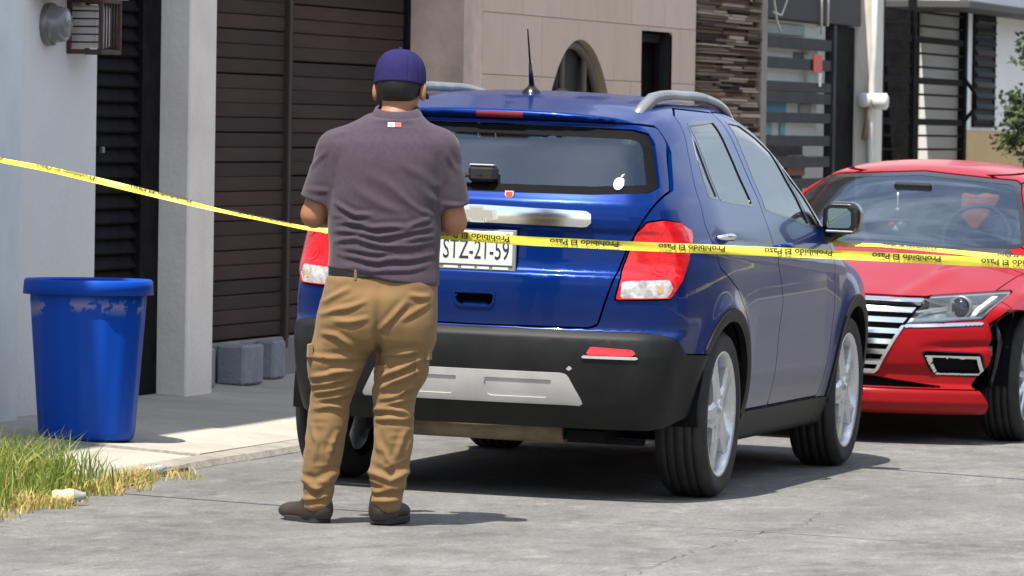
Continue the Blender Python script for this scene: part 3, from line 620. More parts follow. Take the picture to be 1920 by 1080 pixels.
# antenna
z0 = rear_roof_z(0, .02); an = empty('roof_antenna', parent=suv)
MB().lathe([(.045, z0 - .006), (.040, z0 + .008), (.022, z0 + .022), (.012, z0 + .035), (0, z0 + .036)], 20, 'z', c=(0, .02, 0)).build('antenna_base', m_black, an)
MB().tube([(0, .02, z0 + .02), (0, -.025, z0 + .12)], [.013, .007], 8).build('antenna_stem', m_black, an)
MB().tube([(0, -.02, z0 + .11), (0, -.085, z0 + .262)], [.0045, .003], 6).build('antenna_mast', m_blackm, an)
# door mirrors
m_mirror = mat('mirror_glass', (.36, .46, .44), .03, metal=1.)
for sgn in (1, -1):
    def mf(p):
        q = p * np.array([sgn, 1, 1]); a = rbox(q, (.925, 2.02, 1.135), (.085, .075, .072), .05); a = np.maximum(a, -(q[:, 1] - 1.962)); b = cone(q, (.80, 2.03, 1.03), (.90, 2.03, 1.08), .042, .035); return smin(a, b, .03)
    vx = np.sort(sgn * np.arange(.74, 1.06, .012)); Vm, Qm, Nm = isomesh(mf, vx, np.arange(1.93, 2.14, .012), np.arange(.96, 1.24, .012))
    mo = mesh_np('door_mirror', Vm, Qm, m_black, suv, N=Nm)
    MB().prism([(sgn * a, b) for a, b in [(.872, 1.090), (.965, 1.092), (.975, 1.105), (.973, 1.160), (.955, 1.178), (.88, 1.178), (.870, 1.17), (.866, 1.10)]], 1.957, 1.9615).build('mirror_glass', m_mirror, mo)
    MB().bbox(min(sgn * .862, sgn * .985), max(sgn * .862, sgn * .985), 1.952, 1.966, 1.070, 1.080, .003).build('mirror_strip', m_silver, mo)
# wheels, liners, underbody
ws = wheel_set('suv', .345, .215, .256, 5, m_rim, (.105, .088), .088)
for yc in (0, AX):
    for sgn in (1, -1):
        put_wheel(ws, suv, (sgn * .765, yc, .345), sgn, m_rubber, m_rim, m_disc, spin=.35 + yc)
        L_ = MB().lathe([(.392, .86), (.392, .50), (.05, .50)], 40, 'x', c=(0, yc, .345), a0=-.10, a1=math.pi + .10)
        if sgn < 0: L_.v = [(-a, b, c) for a, b, c in L_.v]
        L_.build('wheel_liner', m_blackm, suv)
ub = MB().box(-.50, .50, -.55, 3.1, .24, .34).box(-.78, .78, .45, 2.1, .23, .32); ub.build('underbody', m_blackm, suv)
MB().tube([(-.34, -.52, .285), (.34, -.53, .282)], .060, 16).build('muffler', m_rust, suv)
MB().bbox(.36, .52, -.60, -.50, .235, .29, .01).build('tow_bracket', m_blackm, suv)
MB().tube([(-.62, 0, .27), (.62, 0, .27)], .045, 12).build('rear_axle', m_blackm, suv)
# cabin
seat = empty('cabin', parent=suv)
MB().box(-.66, .66, -.45, 2.2, .42, .46).box(-.60, .60, 2.0, 2.35, .45, 1.02).build('cabin_floor', m_seat, seat)
def cushion(name, c, h, r, rx=0.):
    f = lambda p: rbox(p, (0, 0, 0), h, r); n = [np.linspace(-k - .02, k + .02, max(8, int((2 * k + .04) / .03))) for k in h]
    Vc, Qc, Nc = isomesh(f, *n); o = mesh_np(name, Vc, Qc, m_seat, seat, N=Nc); o.location = c; o.rotation_euler = (rx, 0, 0); return o
cushion('rear_bench_back', (0, -.02, .87), (.60, .07, .30), .06, .25); cushion('rear_bench_seat', (0, .30, .60), (.60, .25, .10), .07)
for x in (-.36, 0, .36): cushion('headrest', (x, -.06, 1.24), (.125, .05, .085), .05, .2)
for x in (-.36, .36):
    cushion('seat_back', (x, .92, .92), (.24, .07, .34), .06, .25); cushion('headrest', (x, .82, 1.34), (.13, .055, .10), .05, .2); cushion('seat_squab', (x, 1.2, .62), (.24, .25, .09), .06)
MB().box(-.60, .60, -.50, -.15, .90, .92).build('parcel_shelf', m_seat, seat)
MB().tube([(-.36 + .18 * math.cos(a), 1.72 + .07 * math.sin(a), 1.02 + .17 * math.sin(a)) for a in np.linspace(0, 2 * math.pi, 25)], .014, 6, False).build('steering_wheel', m_black, seat)
# ================================================================== houses on the left side of the street
m_wwall = mat('white_plaster', (.76, .75, .72), .9, spec=.15, col2=(.69, .68, .655), scale=1.6, detail=8, lo=.3, hi=.75, bump=.003, bscale=40)
m_grey = mat('grey_pillar_paint', (.86, .80, .71), .9, spec=.15, col2=(.76, .70, .62), scale=3, detail=8, bump=.003, bscale=40)
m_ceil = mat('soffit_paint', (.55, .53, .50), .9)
m_beige = mat('beige_plaster', (.76, .60, .475), .9, spec=.15, col2=(.40, .335, .28), scale=2, detail=7, bump=.002, bscale=60)
m_tile = [mat('beige_tile_%d' % i, c, .75, spec=.12, col2=tuple(v * .93 for v in c), scale=4, detail=6, bump=.001, bscale=60) for i, c in enumerate([(.64, .50, .40), (.625, .485, .385), (.655, .515, .415)])]
m_bsteel = mat('black_steel', (.009, .008, .009), .7, spec=.03, col2=(.018, .018, .02), scale=9)
m_plank = [mat('brown_plank_%d' % i, c, .75, spec=.08, col2=tuple(v * 1.5 for v in c), scale=2.2, detail=6, stretch=(1, .4, 3), lo=.4, hi=.8) for i, c in enumerate([(.044, .030, .027), (.050, .033, .029), (.039, .027, .025), (.056, .035, .030)])]
m_brail = mat('brown_rail', (.060, .038, .034), .6, spec=.15)
m_block = mat('concrete_block', (.21, .225, .25), .95, col2=(.28, .295, .32), scale=9, detail=7, bump=.006, bscale=45)
m_sill = mat('garage_sill', (.26, .24, .22), .95, col2=(.19, .175, .16), scale=5, detail=7)
def slab_house(name, label, y0, y1, m, xw=-3.2, face=-2.72, eave=.60, z0=2.72, h=3.0):
    """thing with the upper storey that overhangs the pavement"""
    t = empty(name, (xw, y0, 0)); t.matrix_world = Matrix.Identity(4); tag(t, label, 'house')
    over = face
    MB().box(-9.5, face, y0 + .01, y1 - .01, z0, z0 + h).build('upper_wall', m, t)
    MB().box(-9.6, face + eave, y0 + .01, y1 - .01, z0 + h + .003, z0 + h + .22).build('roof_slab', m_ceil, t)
    MB().box(-9.5, face + .05, y0 + .02, y1 - .02, z0 + h + .223, z0 + h + .5).build('parapet', m, t)
    for k in range(int((y1 - y0) / 2.4)):
        yc = y0 + 1.3 + 2.4 * k; w = MB().box(over - .03, over + .012, yc - .55, yc + .55, z0 + .95, z0 + 2.1).build('window', m_bsteel, t); MB().bbox(over - .06, over + .02, yc - .6, yc + .6, z0 + .88, z0 + .947, .01).build('window_sill', m_grey, w)
    return t
# --- white house with louvred door and brown garage
h1 = slab_house('white_house', 'white house with black louvred door and wide brown garage door', -7, 8.7, m_wwall, eave=.30)
MB().box(-9.4, -2.72, -7, 2.5, -.05, 2.715).build('front_wall', m_wwall, h1)
MB().bbox(-2.715, -2.655, .72, 1.285, .0, 2.71, .01).build('pilaster', mat('pale_plaster', (.70, .74, .73), .9, col2=(.62, .66, .65), scale=4, detail=6), h1)
MB().box(-9.4, -3.35, 2.51, 8.69, -.05, 2.715).build('back_wall', mat('dark_inside', (.03, .03, .03), .9), h1)
MB().bbox(-3.10, -2.72, 3.91, 4.33, .0, 2.715, .008).build('pillar', m_grey, h1)
MB().box(-3.10, -2.74, 2.505, 3.905, 2.45, 2.71).build('door_lintel', m_grey, h1)
MB().box(-3.10, -2.74, 4.335, 8.69, 2.55, 2.71).build('garage_lintel', m_grey, h1)
door = empty('louvred_door', parent=h1)
MB().box(-2.93, -2.87, 3.62, 3.90, .10, 2.44).build('door_stile', m_bsteel, door); MB().box(-2.93, -2.87, 2.51, 2.62, .10, 2.44).build('door_stile', m_bsteel, door)
MB().box(-2.935, -2.925, 2.62, 3.62, .10, 2.44).build('door_backing', m_bsteel, door)
me = MB().prism([(-.020, -.040), (.012, -.036), (.022, -.028), (.022, -.022), (-.012, .036), (-.020, .036)], 2.625, 3.615).mesh('slat')
for k in range(31): share('slat', me, m_bsteel, door, (-2.905, 0, .15 + k * .0735))
MB().bbox(-2.885, -2.865, 3.02, 3.06, 1.34, 1.37, .003).build('door_lock', mat('grey_metal', (.20, .20, .20), .4, metal=.6), door)
gar = empty('garage_door', parent=h1)
for (y0, y1) in ((4.35, 6.33), (6.45, 8.62)):
    me = MB().bbox(-.018, .018, y0, y1, .0, .0735, .005).mesh('plank')
    for k in range(29): share('plank', me, m_plank[rs.randrange(4)], gar, (-3.0 + rs.uniform(-.002, .002), 0, .375 + k * .0765), rot=(rs.uniform(-.0006, .0006), 0, 0))
MB().box(-3.04, -3.02, 4.35, 8.62, .36, 2.55).build('door_backing', m_bsteel, gar)
MB().bbox(-3.02, -2.955, 6.335, 6.385, .30, 2.548, .006).build('meeting_rail', m_brail, gar); MB().bbox(-3.02, -2.968, 6.39, 6.445, .30, 2.548, .006).build('meeting_rail', m_plank[2], gar)
MB().box(-3.3, -2.96, 8.63, 8.69, .1, 2.548).build('door_frame', m_bsteel, gar)
MB().bbox(-3.2, -2.965, 4.34, 8.62, .05, .362, .012).build('garage_sill', m_sill, h1)
# loose concrete blocks in front of the sill
for (x0, x1, y0, y1, h, lb) in ((-2.955, -2.835, 4.45, 4.75, .20, 'grey concrete block half hidden behind the house pillar'), (-2.925, -2.775, 5.05, 5.36, .205, 'wide grey concrete block standing before the garage, middle of three'), (-2.955, -2.855, 5.80, 6.02, .20, 'narrow grey concrete block nearest the blue SUV')):
    z = pavez((x0 + x1) / 2) - .004; cx, cy = (x0 + x1) / 2, (y0 + y1) / 2; b = MB().bbox(x0 - cx, x1 - cx, y0 - cy, y1 - cy, 0, h, .012).build('concrete_block', m_block, None, (cx, cy, z), (0, 0, rs.uniform(-.06, .06))); tag(b, lb, 'block', 'concrete blocks by the garage')
# electricity meter with its cage
em = tag(empty('electric_meter', (-2.72, 1.78, 1.93)), 'round grey electricity meter on the white wall under a ledge', 'meter')
MB().lathe([(.0, .115), (.05, .112), (.075, .10), (.084, .07), (.086, .02), (.095, .018), (.095, .0)], 32, 'x').build('meter_glass', mat('meter_grey', (.17, .18, .18), .25, coat=.6), em)
MB().lathe([(.098, .012), (.098, .035), (.088, .035)], 32, 'x').build('meter_ring', mat('grey_metal', (.2, .2, .2), .4), em)
cg = tag(empty('meter_cage', (-2.72, 2.06, 1.80)), 'dark brown steel cage round a white box on the white wall', 'cage')
m_cage = mat('rusty_cage', (.045, .025, .020), .7, col2=(.08, .04, .03), scale=30)
for (x0, x1, z0, z1) in ((.0, .175, 0, .022), (.0, .175, .235, .257), (.0, .02, .022, .235), (.155, .175, .022, .235)):
    for yy_ in (0, .26): MB().bbox(x0, x1, yy_, yy_ + .02, z0, z1, .003).build('frame_bar', m_cage, cg)
for z0 in (0, .235): MB().bbox(.155, .175, .021, .259, z0, z0 + .022, .003).build('frame_bar', m_cage, cg)
for k in range(5): MB().tube([(.01, .01, .055 + k * .036), (.165, .01, .055 + k * .036)], .0045, 6).build('rod', m_cage, cg)
for k in range(6): MB().tube([(.165, .03 + k * .04, .01), (.165, .03 + k * .04, .245)], .0045, 6).build('rod', m_cage, cg)
MB().bbox(.004, .14, .04, .22, .03, .225, .01).build('white_box', mat('white_plastic', (.72, .71, .68), .5, col2=(.6, .59, .56), scale=8), cg)
lg = MB().bbox(-2.718, -2.56, 1.55, 2.49, 2.058, 2.09, .006).build('wall_ledge', m_grey, h1)
# --- beige tiled house
h2 = slab_house('beige_house', 'beige tiled house with a round arched window', 8.7, 16.5, m_beige, face=-2.66, eave=.5)
FX = -2.65
AY, AZ, AR = 11.42, 1.12, .92
MB().box(-9.4, FX, 8.71, 9.12, -.05, 2.715).build('corner_pier', m_beige, h2)
def cutwall(M): return clip(M, np.maximum(np.maximum(np.hypot(M[0][:, 1] - AY, M[0][:, 2] - AZ) - AR, -1), -(M[0][:, 2] - AZ)) if False else np.minimum(np.hypot(M[0][:, 1] - AY, M[0][:, 2] - AZ) - AR, np.maximum(np.abs(M[0][:, 1] - AY) - AR, np.abs(M[0][:, 2] - .85) - .27)))
def sheet(y0, y1, z0, z1, x, h=.03):
    ys = np.linspace(y0, y1, max(2, int((y1 - y0) / h) + 1)); zs = np.linspace(z0, z1, max(2, int((z1 - z0) / h) + 1)); Yg, Zg = np.meshgrid(ys, zs, indexing='ij'); V = np.stack([np.full(Yg.size, x), Yg.ravel(), Zg.ravel()], 1); n = len(zs); q = []
    for i in range(len(ys) - 1):
        a = i * n + np.arange(n - 1); q.append(np.stack([a, a + n, a + n + 1, a + 1], 1))
    return V, np.tile([1., 0, 0], (len(V), 1)), tris(np.concatenate(q))
WY0, WY1, WZ0, WZ1 = 13.0, 13.84, .9, 2.13
f_win = lambda p: np.maximum(np.abs(p[:, 1] - (WY0 + WY1) / 2) - (WY1 - WY0) / 2, np.abs(p[:, 2] - (WZ0 + WZ1) / 2) - (WZ1 - WZ0) / 2)
bs = sheet(9.12, 14.52, 0, 2.715, FX - .012, .045); _, bs = cutwall(bs); _, bs = clip(bs, f_win(bs[0])); panel('front_wall', bs, mat('tile_grout', (.50, .40, .32), .9), h2)
tw = empty('wall_tiling', parent=h2); rs2 = random.Random(11); TH, TL = .36, .90
for r in range(8):
    z0 = .0 + r * TH; y = 9.12 - (TL / 2 if r % 2 else 0)
    while y < 14.52:
        a, b = max(y, 9.125) + .002, min(y + TL, 14.52) - .002
        if b - a > .03:
            M = sheet(a, b, z0 + .002, min(z0 + TH, 2.71) - .002, FX - rs2.uniform(0, .0015), .03); _, M = cutwall(M)
            if len(M[2]): _, M = clip(M, f_win(M[0]))
            if len(M[2]): panel('wall_tile', M, m_tile[rs2.randrange(3)], tw, skirt=.012)
        y += TL
# arched window: deep reveal, iron ring and bars before dark glass
aw = empty('arched_window', parent=h2)
arc = [(AY + AR * math.cos(a), AZ + AR * math.sin(a)) for a in np.linspace(0, math.pi, 41)]; arc = [(AY + AR, .58)] + arc + [(AY - AR, .58)]
V_ = [(FX, y, z) for y, z in arc] + [(FX - .095, y, z) for y, z in arc]; n_ = len(arc); MB().add(V_, [(i, i + 1, i + 1 + n_, i + n_) for i in range(n_ - 1)], True).build('window_reveal', mat('reveal_plaster', (.42, .34, .25), .9, col2=(.36, .29, .215), scale=3), aw)
MB().prism([(y, z) for y, z in arc], FX - .10, FX - .096, 'yz').build('pane', mat('dark_pane', (.020, .020, .019), .6, spec=.12), aw)
m_iron = mat('window_iron', (.16, .135, .115), .8, spec=.15)
for rr in (.40, .50): MB().tube([(FX - .065, AY - .22 + rr * math.cos(a), AZ + .1 + rr * math.sin(a)) for a in np.linspace(-.6, math.pi + .6, 40)], .022, 8).build('iron_ring', m_iron, aw)
for dy in (-.22, .33, -.62): MB().tube([(FX - .065, AY + dy, AZ + (.50 if dy == -.22 else -.4)), (FX - .065, AY + dy, AZ + math.sqrt(max(.01, AR**2 - dy**2)))], .020, 8).build('window_bar', m_iron, aw)
MB().tube([(FX - .065, AY + (AR - .03) * math.cos(a), AZ + (AR - .03) * math.sin(a)) for a in np.linspace(0, math.pi, 40)], .028, 8).build('window_frame', m_iron, aw)
# narrow dark window
nw = empty('narrow_window', parent=h2)
m_dark = mat('dark_inside', (.03, .03, .03), .9)
MB().add([(FX, WY0, WZ0), (FX, WY1, WZ0), (FX, WY1, WZ1), (FX, WY0, WZ1), (FX - .5, WY0, WZ0), (FX - .5, WY1, WZ0), (FX - .5, WY1, WZ1), (FX - .5, WY0, WZ1)], [(0, 1, 5, 4), (1, 2, 6, 5), (2, 3, 7, 6), (3, 0, 4, 7), (4, 5, 6, 7)]).build('window_recess', mat('recess_black', (.012, .012, .013), .8), nw)
MB().bbox(FX - .10, FX - .06, WY0 + .03, WY0 + .09, WZ0 + .01, WZ1 - .01, .004).build('window_frame', m_bsteel, nw); MB().bbox(FX - .10, FX - .06, WY1 - .08, WY1 - .02, WZ0 + .01, WZ1 - .01, .004).build('window_frame', m_bsteel, nw); MB().bbox(FX - .10, FX - .06, WY0 + .09, WY1 - .08, WZ1 - .07, WZ1 - .01, .004).build('window_frame', m_bsteel, nw)
for zz, cc in ((1.86, (.16, .15, .16)), (1.62, (.20, .22, .18))): MB().bbox(FX - .44, FX - .40, WY0 + .14, WY0 + .45, zz - .09, zz + .09, .01).build('window_blind', mat('blind_%d' % int(zz * 100), cc, .8), nw)
# split stone cladding, each strip its own stone
MB().box(-9.4, FX - .02, 14.525, 16.42, -.05, 2.715).build('cladding_wall', mat('mortar_brown', (.035, .027, .022), .95, spec=.05), h2)
sc = empty('stone_cladding', parent=h2)
m_st = [mat('strip_stone_%d' % i, c, .9, spec=.1, col2=tuple(v * .75 for v in c), scale=10, detail=5, bump=.004, bscale=40) for i, c in enumerate([(.38, .285, .21), (.17, .115, .085), (.08, .055, .042), (.58, .46, .36), (.26, .19, .14), (.035, .026, .023)])]
zz = 1.30; unit = MB().bbox(-.5, .5, -.5, .5, -.5, .5, .06).mesh('stone')
while zz < 2.72:
    hh = rs2.choice((.014, .018, .022, .028)); y = 14.53
    while y < 16.40:
        L = min(rs2.uniform(.35, 1.0), 16.41 - y); 
        if 16.41 - y - L < .12: L = 16.41 - y
        d = rs2.uniform(.006, .060); share('stone', unit, m_st[rs2.choices(range(6), (5, 5, 3, 4, 5, 2))[0]], sc, (FX - .02 + d / 2, y + L / 2, zz + hh / 2), (d, L - .004, hh - .003)); y += L
    zz += hh
MB().bbox(FX - .05, FX + .03, 16.425, 16.60, -.05, 2.712, .006).build('edge_trim', mat('trim_beige', (.34, .28, .23), .9, col2=(.25, .20, .165), scale=12, detail=6), h2)
# --- house with the dark slatted gate
h3 = slab_house('slatted_gate_house', 'house with a dark grey slatted gate and white sheets behind it', 16.5, 20.3, m_wwall, face=-4.6, eave=.25)
m_slate = mat('grey_gate_steel', (.026, .028, .034), .6, spec=.12, col2=(.045, .048, .052), scale=5)
MB().bbox(-2.95, -2.62, 16.61, 19.84, 2.295, 2.712, .006).build('gate_beam', mat('beam_grey', (.06, .06, .065), .7, spec=.12), h3)
g3 = empty('slatted_gate', parent=h3)
for (za, zb) in ((2.09, 2.175), (1.945, 2.025), (1.785, 1.855), (1.70, 1.778), (1.56, 1.635), (1.395, 1.47), (1.24, 1.32), (1.09, 1.16), (.9, 1.0), (.7, .8)):
    MB().bbox(-2.685, -2.645, 16.61, 18.92, za, zb, .005).build('slat', m_slate, g3)
MB().bbox(-2.70, -2.63, 18.925, 19.02, .12, 2.29, .005).build('gate_post', m_slate, g3); MB().box(-2.72, -2.66, 19.03, 19.82, .12, 2.29).build('gate_panel', m_bsteel, g3)
m_sheet = mat('white_sheet', (.88, .90, .85), .9, spec=.1, col2=(.80, .82, .78), scale=3, detail=4)
MB().box(-2.755, -2.74, 16.61, 18.85, 1.45, 2.29).build('white_board', m_sheet, h3); MB().box(-2.80, -2.785, 16.61, 18.6, .2, 1.445).build('grey_board', mat('grey_board', (.16, .16, .17), .9, col2=(.10, .10, .11), scale=4), h3)
for (y0, y1, z0, z1, c) in ((17.05, 17.72, 1.61, 1.72, (.16, .42, .62)), (16.95, 17.25, 1.47, 1.56, (.30, .55, .60)), (17.55, 17.70, 1.47, 1.58, (.32, .55, .62)), (17.8, 18.4, 1.18, 1.33, (.50, .24, .20)), (18.2, 18.6, 1.63, 1.70, (.50, .46, .40)), (18.0, 18.3, 2.03, 2.07, (.16, .24, .18)), (16.8, 18.3, 2.19, 2.27, (.44, .54, .50))):
    MB().bbox(-2.738, -2.722, y0, y1, z0, z1, .004).build('hanging_cloth', mat('cloth_%d' % int(y0 * 100 + z0), c, .9, col2=tuple(v * .8 for v in c), scale=6), h3)
rt = tag(empty('red_tag', (-2.635, 18.36, 2.0)), 'small red orange tag hung on the dark slatted gate', 'tag')
MB().bbox(-.004, .006, -.15, .15, -.07, .06, .003).build('tag_card', mat('tag_red', (.65, .06, .025), .5), rt); MB().box(-.002, .004, .06, .13, -.17, -.072).build('tag_strip', m_sheet, rt)
# hanging cables at the top of the cladding
m_cab = mat('cream_cable', (.62, .58, .48), .6)
def cable(pts, r, label): 
    o = MB().tube(pts, r, 6).build('hanging_cable', m_cab); tag(o, label, 'cable', 'cables hanging at the gate'); return o
cable([(-2.57, 16.4, 2.6), (-2.55, 16.48, 2.40), (-2.56, 16.62, 2.27), (-2.56, 16.75, 2.20)], .008, 'cream cable curling down beside the stone cladding')
cable([(-2.56, 16.7, 2.62), (-2.54, 16.85, 2.42), (-2.55, 16.72, 2.31), (-2.56, 16.5, 2.33)], .007, 'cream cable looping back towards the stone cladding')
cable([(-2.55, 16.2, 2.6), (-2.53, 15.6, 2.42), (-2.55, 15.75, 2.39)], .010, 'cream cable end above the stone cladding')
cable([(-2.60, 18.32, 2.8), (-2.60, 18.30, 2.45), (-2.60, 18.32, 2.21)], .010, 'longer of two pale cords hanging before the slatted gate'); cable([(-2.60, 18.52, 2.8), (-2.60, 18.54, 2.5), (-2.60, 18.53, 2.27)], .010, 'shorter of two pale cords hanging before the slatted gate')
# white post with conduit and meter sockets
m_post = mat('post_white', (.66, .63, .57), .85, col2=(.48, .38, .25), scale=6, detail=6, lo=.5, hi=.8, stretch=(1, 1, .35))
ps = tag(empty('service_post', (-2.57, 19.95, .1)), 'white service post with conduit and round meter sockets by the gate', 'post')
MB().bbox(-.10, .06, -.07, .22, 0, 3.2, .008).build('post', m_post, ps)
MB().tube([(.035, -.10, 0), (.035, -.10, 1.55), (.04, -.105, 1.75), (.05, -.10, 2.0), (.055, -.10, 3.2)], .024, 10).build('conduit', mat('white_pvc', (.72, .71, .67), .5, col2=(.62, .60, .55), scale=9), ps)
for (x, y, r, z) in ((-.005, -.13, .055, 1.645), (.115, -.12, .062, 1.635)):
    MB().lathe([(0, .055), (r * .7, .055), (r, .042), (r, -.04), (r * .85, -.055), (0, -.055)], 24, 'x' if x > .1 else 'y', c=(x, y, z)).build('meter_socket', mat('socket_white', (.68, .68, .66), .45), ps)
MB().tube([(.02, -.15, 1.58), (.01, -.14, 1.45), (-.01, -.12, 1.35)], .02, 8).build('socket_lead', mat('lead_brown', (.25, .17, .10), .8), ps)
# --- last house: iron gate, white wall with louvred window
h4 = slab_house('white_gate_house', 'white house with tan base behind black barred gate', 24.05, 34, m_wwall, face=-2.66, eave=.25)
MB().box(-9.4, FX, 24.12, 34, 1.53, 2.715).build('front_wall', mat('white_plaster_far', (.86, .87, .86), .9, spec=.1, col2=(.80, .81, .80), scale=2, detail=6), h4)
MB().box(-9.4, FX + .015, 24.115, 34, -.05, 1.527).build('tan_base', mat('tan_base', (.66, .47, .25), .9, spec=.1, col2=(.58, .41, .215), scale=3, detail=6), h4)
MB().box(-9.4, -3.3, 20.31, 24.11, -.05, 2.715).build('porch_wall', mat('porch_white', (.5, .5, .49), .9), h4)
MB().box(-2.99, -2.655, 24.07, 24.11, -.05, 2.715).build('porch_side_wall', mat('porch_side', (.74, .73, .71), .9, spec=.1, col2=(.66, .65, .63), scale=3), h4)
MB().box(-3.28, -2.995, 24.0, 24.10, .1, 2.7).build('porch_door', m_bsteel, h4)
MB().bbox(-3.0, -2.28, 22.5, 28.2, 2.50, 2.565, .008).build('canopy', mat('canopy_grey', (.07, .068, .065), .7), h4)
g4 = tag(empty('iron_gate', (FX + .03, 20.6, .1)), 'black iron gate of horizontal bars before the shaded porch', 'gate')
for k in range(22):
    z = 2.36 - k * .1085; th = .026 if k % 3 == 2 else .009
    MB().bbox(-.012, .012, .02, 3.44, z - th, z + th, .003).build('gate_bar', m_bsteel, g4)
for (yy_, w) in ((-.02, .05), (1.26, .035), (3.46, .05)): MB().bbox(-.03, .03, yy_ - w, yy_ + w, 0, 2.55, .004).build('gate_post', m_bsteel, g4)
MB().tube([(.02, 3.42, 1.86), (.07, 3.62, 1.74), (.07, 3.66, 1.62), (.02, 3.42, 1.50)], .016, 8).build('gate_pull', m_bsteel, g4)
lw = empty('louvred_window', parent=h4); m_lou = mat('louvre_glass', (.022, .026, .036), .6, spec=.06)
MB().box(FX + .001, FX + .006, 24.66, 25.60, 1.585, 2.485).build('window_opening', mat('recess_black', (.01, .01, .01), .8), lw)
for k in range(10): MB().bbox(-.03, .03, 24.70, 25.57, -.026, .026, .004, Matrix.Translation((FX + .004, 0, 1.635 + k * .09)) @ Matrix.Rotation(-.5, 4, 'Y')).build('louvre', m_lou if k % 3 else m_slate, lw)
for (y0, y1, z0, z1) in ((24.62, 24.66, 1.56, 2.51), (25.58, 25.62, 1.56, 2.51), (24.665, 25.575, 1.56, 1.59), (24.665, 25.575, 2.48, 2.51)): MB().bbox(FX + .002, FX + .022, y0, y1, z0, z1, .004).build('window_frame', m_bsteel, lw)
# --- leafy shrub at the far wall
def shrub(name, label, loc, R, n, seed, mats, zc):
    t = tag(empty(name, loc), label, 'shrub'); rg = np.random.RandomState(seed); V = []; F = []; MI = []
    cl = [(rg.randn(3) * np.array([R * .45, R * .45, R * .7])) for _ in range(26)]
    for i in range(n):
        c = cl[rg.randint(len(cl))] + rg.randn(3) * R * .16; a = rg.randn(3); a /= np.linalg.norm(a); a[2] = -abs(a[2]) * .7; b = np.cross(a, rg.randn(3)); b /= np.linalg.norm(b); l, w = rg.uniform(.05, .09), rg.uniform(.012, .02); p = c + np.array([0, 0, zc]); k = len(V)
        V += [tuple(p), tuple(p + a * l * .5 + b * w), tuple(p + a * l), tuple(p + a * l * .5 - b * w)]; F.append((k, k + 1, k + 2, k + 3)); MI.append(rg.randint(len(mats)))
    me = bpy.data.meshes.new('crown'); me.from_pydata(V, [], F); [me.materials.append(m) for m in mats]; me.polygons.foreach_set('material_index', MI); o = bpy.data.objects.new('crown', me); COL.objects.link(o); o.parent = t
    tr = MB().tube([(0, 0, 0), (.03, .02, zc * .5), (0, 0, zc), (.02, .03, zc + R * .5)], [.04, .03, .022, .01], 8)
    for c in cl[:14]: tr.tube([(0, 0, zc - R * .3), tuple(np.array(c) * .5 + np.array([0, 0, zc])), tuple(np.array(c) + np.array([0, 0, zc]))], [.012, .008, .004], 5)
    tr.build('trunk', mat('bark', (.09, .065, .045), .9), t); return t
shrub('leafy_shrub', 'leafy green shrub at the right edge before the white wall', (-1.83, 23.3, .1), .38, 3400, 5, [leafmat('leaf_dark', (.020, .042, .014)), leafmat('leaf_mid', (.055, .10, .03)), leafmat('leaf_pale', (.10, .14, .05))], 1.62)
# --- plain houses across the street, seen only in reflections
m_opp = [mat('opposite_plaster_%d' % i, c, .9, col2=tuple(v * .9 for v in c), scale=1.5, detail=5) for i, c in enumerate([(.60, .54, .45), (.68, .66, .60), (.62, .55, .45), (.24, .22, .20)])]
opp = tag(MB().add([(9.0, -60, roadz(9) + .10), (11.5, -60, roadz(9) + .10), (11.5, 90, roadz(9) + .10), (9.0, 90, roadz(9) + .10), (9.0, -60, -.5), (9.0, 90, -.5)], [(0, 1, 2, 3), (0, 3, 5, 4)]).build('opposite_pavement', m_conc), kind='structure')
for k, (y0, y1, hh) in enumerate(((-28, -12, 5.6), (-12, 3, 3.2), (3, 17, 5.8), (17, 33, 3.4), (33, 52, 6.0))):
    lb = ['tall tan house across the street behind the camera', 'low white house across the street from the man', 'tall brown house across the street from the SUV', 'low cream house across the street from the gate', 'tallest tan house at the far end across the street'][k]
    t = tag(empty('opposite_house'), lb, 'house', 'houses across the street'); MB().box(11.5, 19, y0 + .05, y1 - .05, -.4, hh).build('wall', (m_opp[k] if k < 2 else mat('dark_brown_facade', (.10, .085, .07), .9)), t); MB().box(11.4, 19.1, y0 + .04, y1 - .04, hh + .003, hh + .25).build('parapet', m_opp[(k + 1) % 4], t)
    for j in range(int((y1 - y0) / 3.6)):
        yc = y0 + 2.2 + 3.6 * j
        for z0 in ((.95, 3.6) if hh > 5 else (.95,)): w = MB().box(11.44, 11.495, yc - .6, yc + .6, z0, z0 + 1.2).build('window', m_bsteel, t); MB().bbox(11.40, 11.49, yc - .68, yc + .68, z0 - .1, z0 - .003, .01).build('window_sill', m_grey, w)
# ================================================================== the man
def pm(px, py): return ((px - 648 - .0157 * (985 - py)) / 511., (985 - py) / 511.)
m_skin = mat('skin', (.36, .165, .085), .55, col2=(.30, .130, .065), scale=12, detail=5, bump=.0006, bscale=180)
m_shirt = mat('shirt_cotton', (.070, .052, .070), .92, spec=.15, col2=(.060, .044, .060), scale=60, detail=3, bump=.0008, bscale=420, sheen=.15)
m_pants = mat('trouser_canvas', (.230, .140, .062), .9, spec=.2, col2=(.190, .114, .049), scale=7, detail=7, bump=.0008, bscale=380, sheen=.1)
m_cap = mat('cap_cotton', (.024, .019, .090), .9, spec=.15, col2=(.020, .016, .076), scale=40, bump=.0008, bscale=420)
m_hair = mat('black_hair', (.010, .008, .008), .6, bump=.002, bscale=260, stretch=(1, 1, .25))
m_shoe = mat('shoe_leather', (.026, .020, .017), .55, col2=(.045, .034, .027), scale=14, detail=5)
m_sole = mat('shoe_sole', (.022, .021, .020), .8)
m_belt = mat('belt_leather', (.012, .010, .010), .5)
man = empty('person', (.035, -2.56, 0), YAW); man.location.z = roadz(.035)
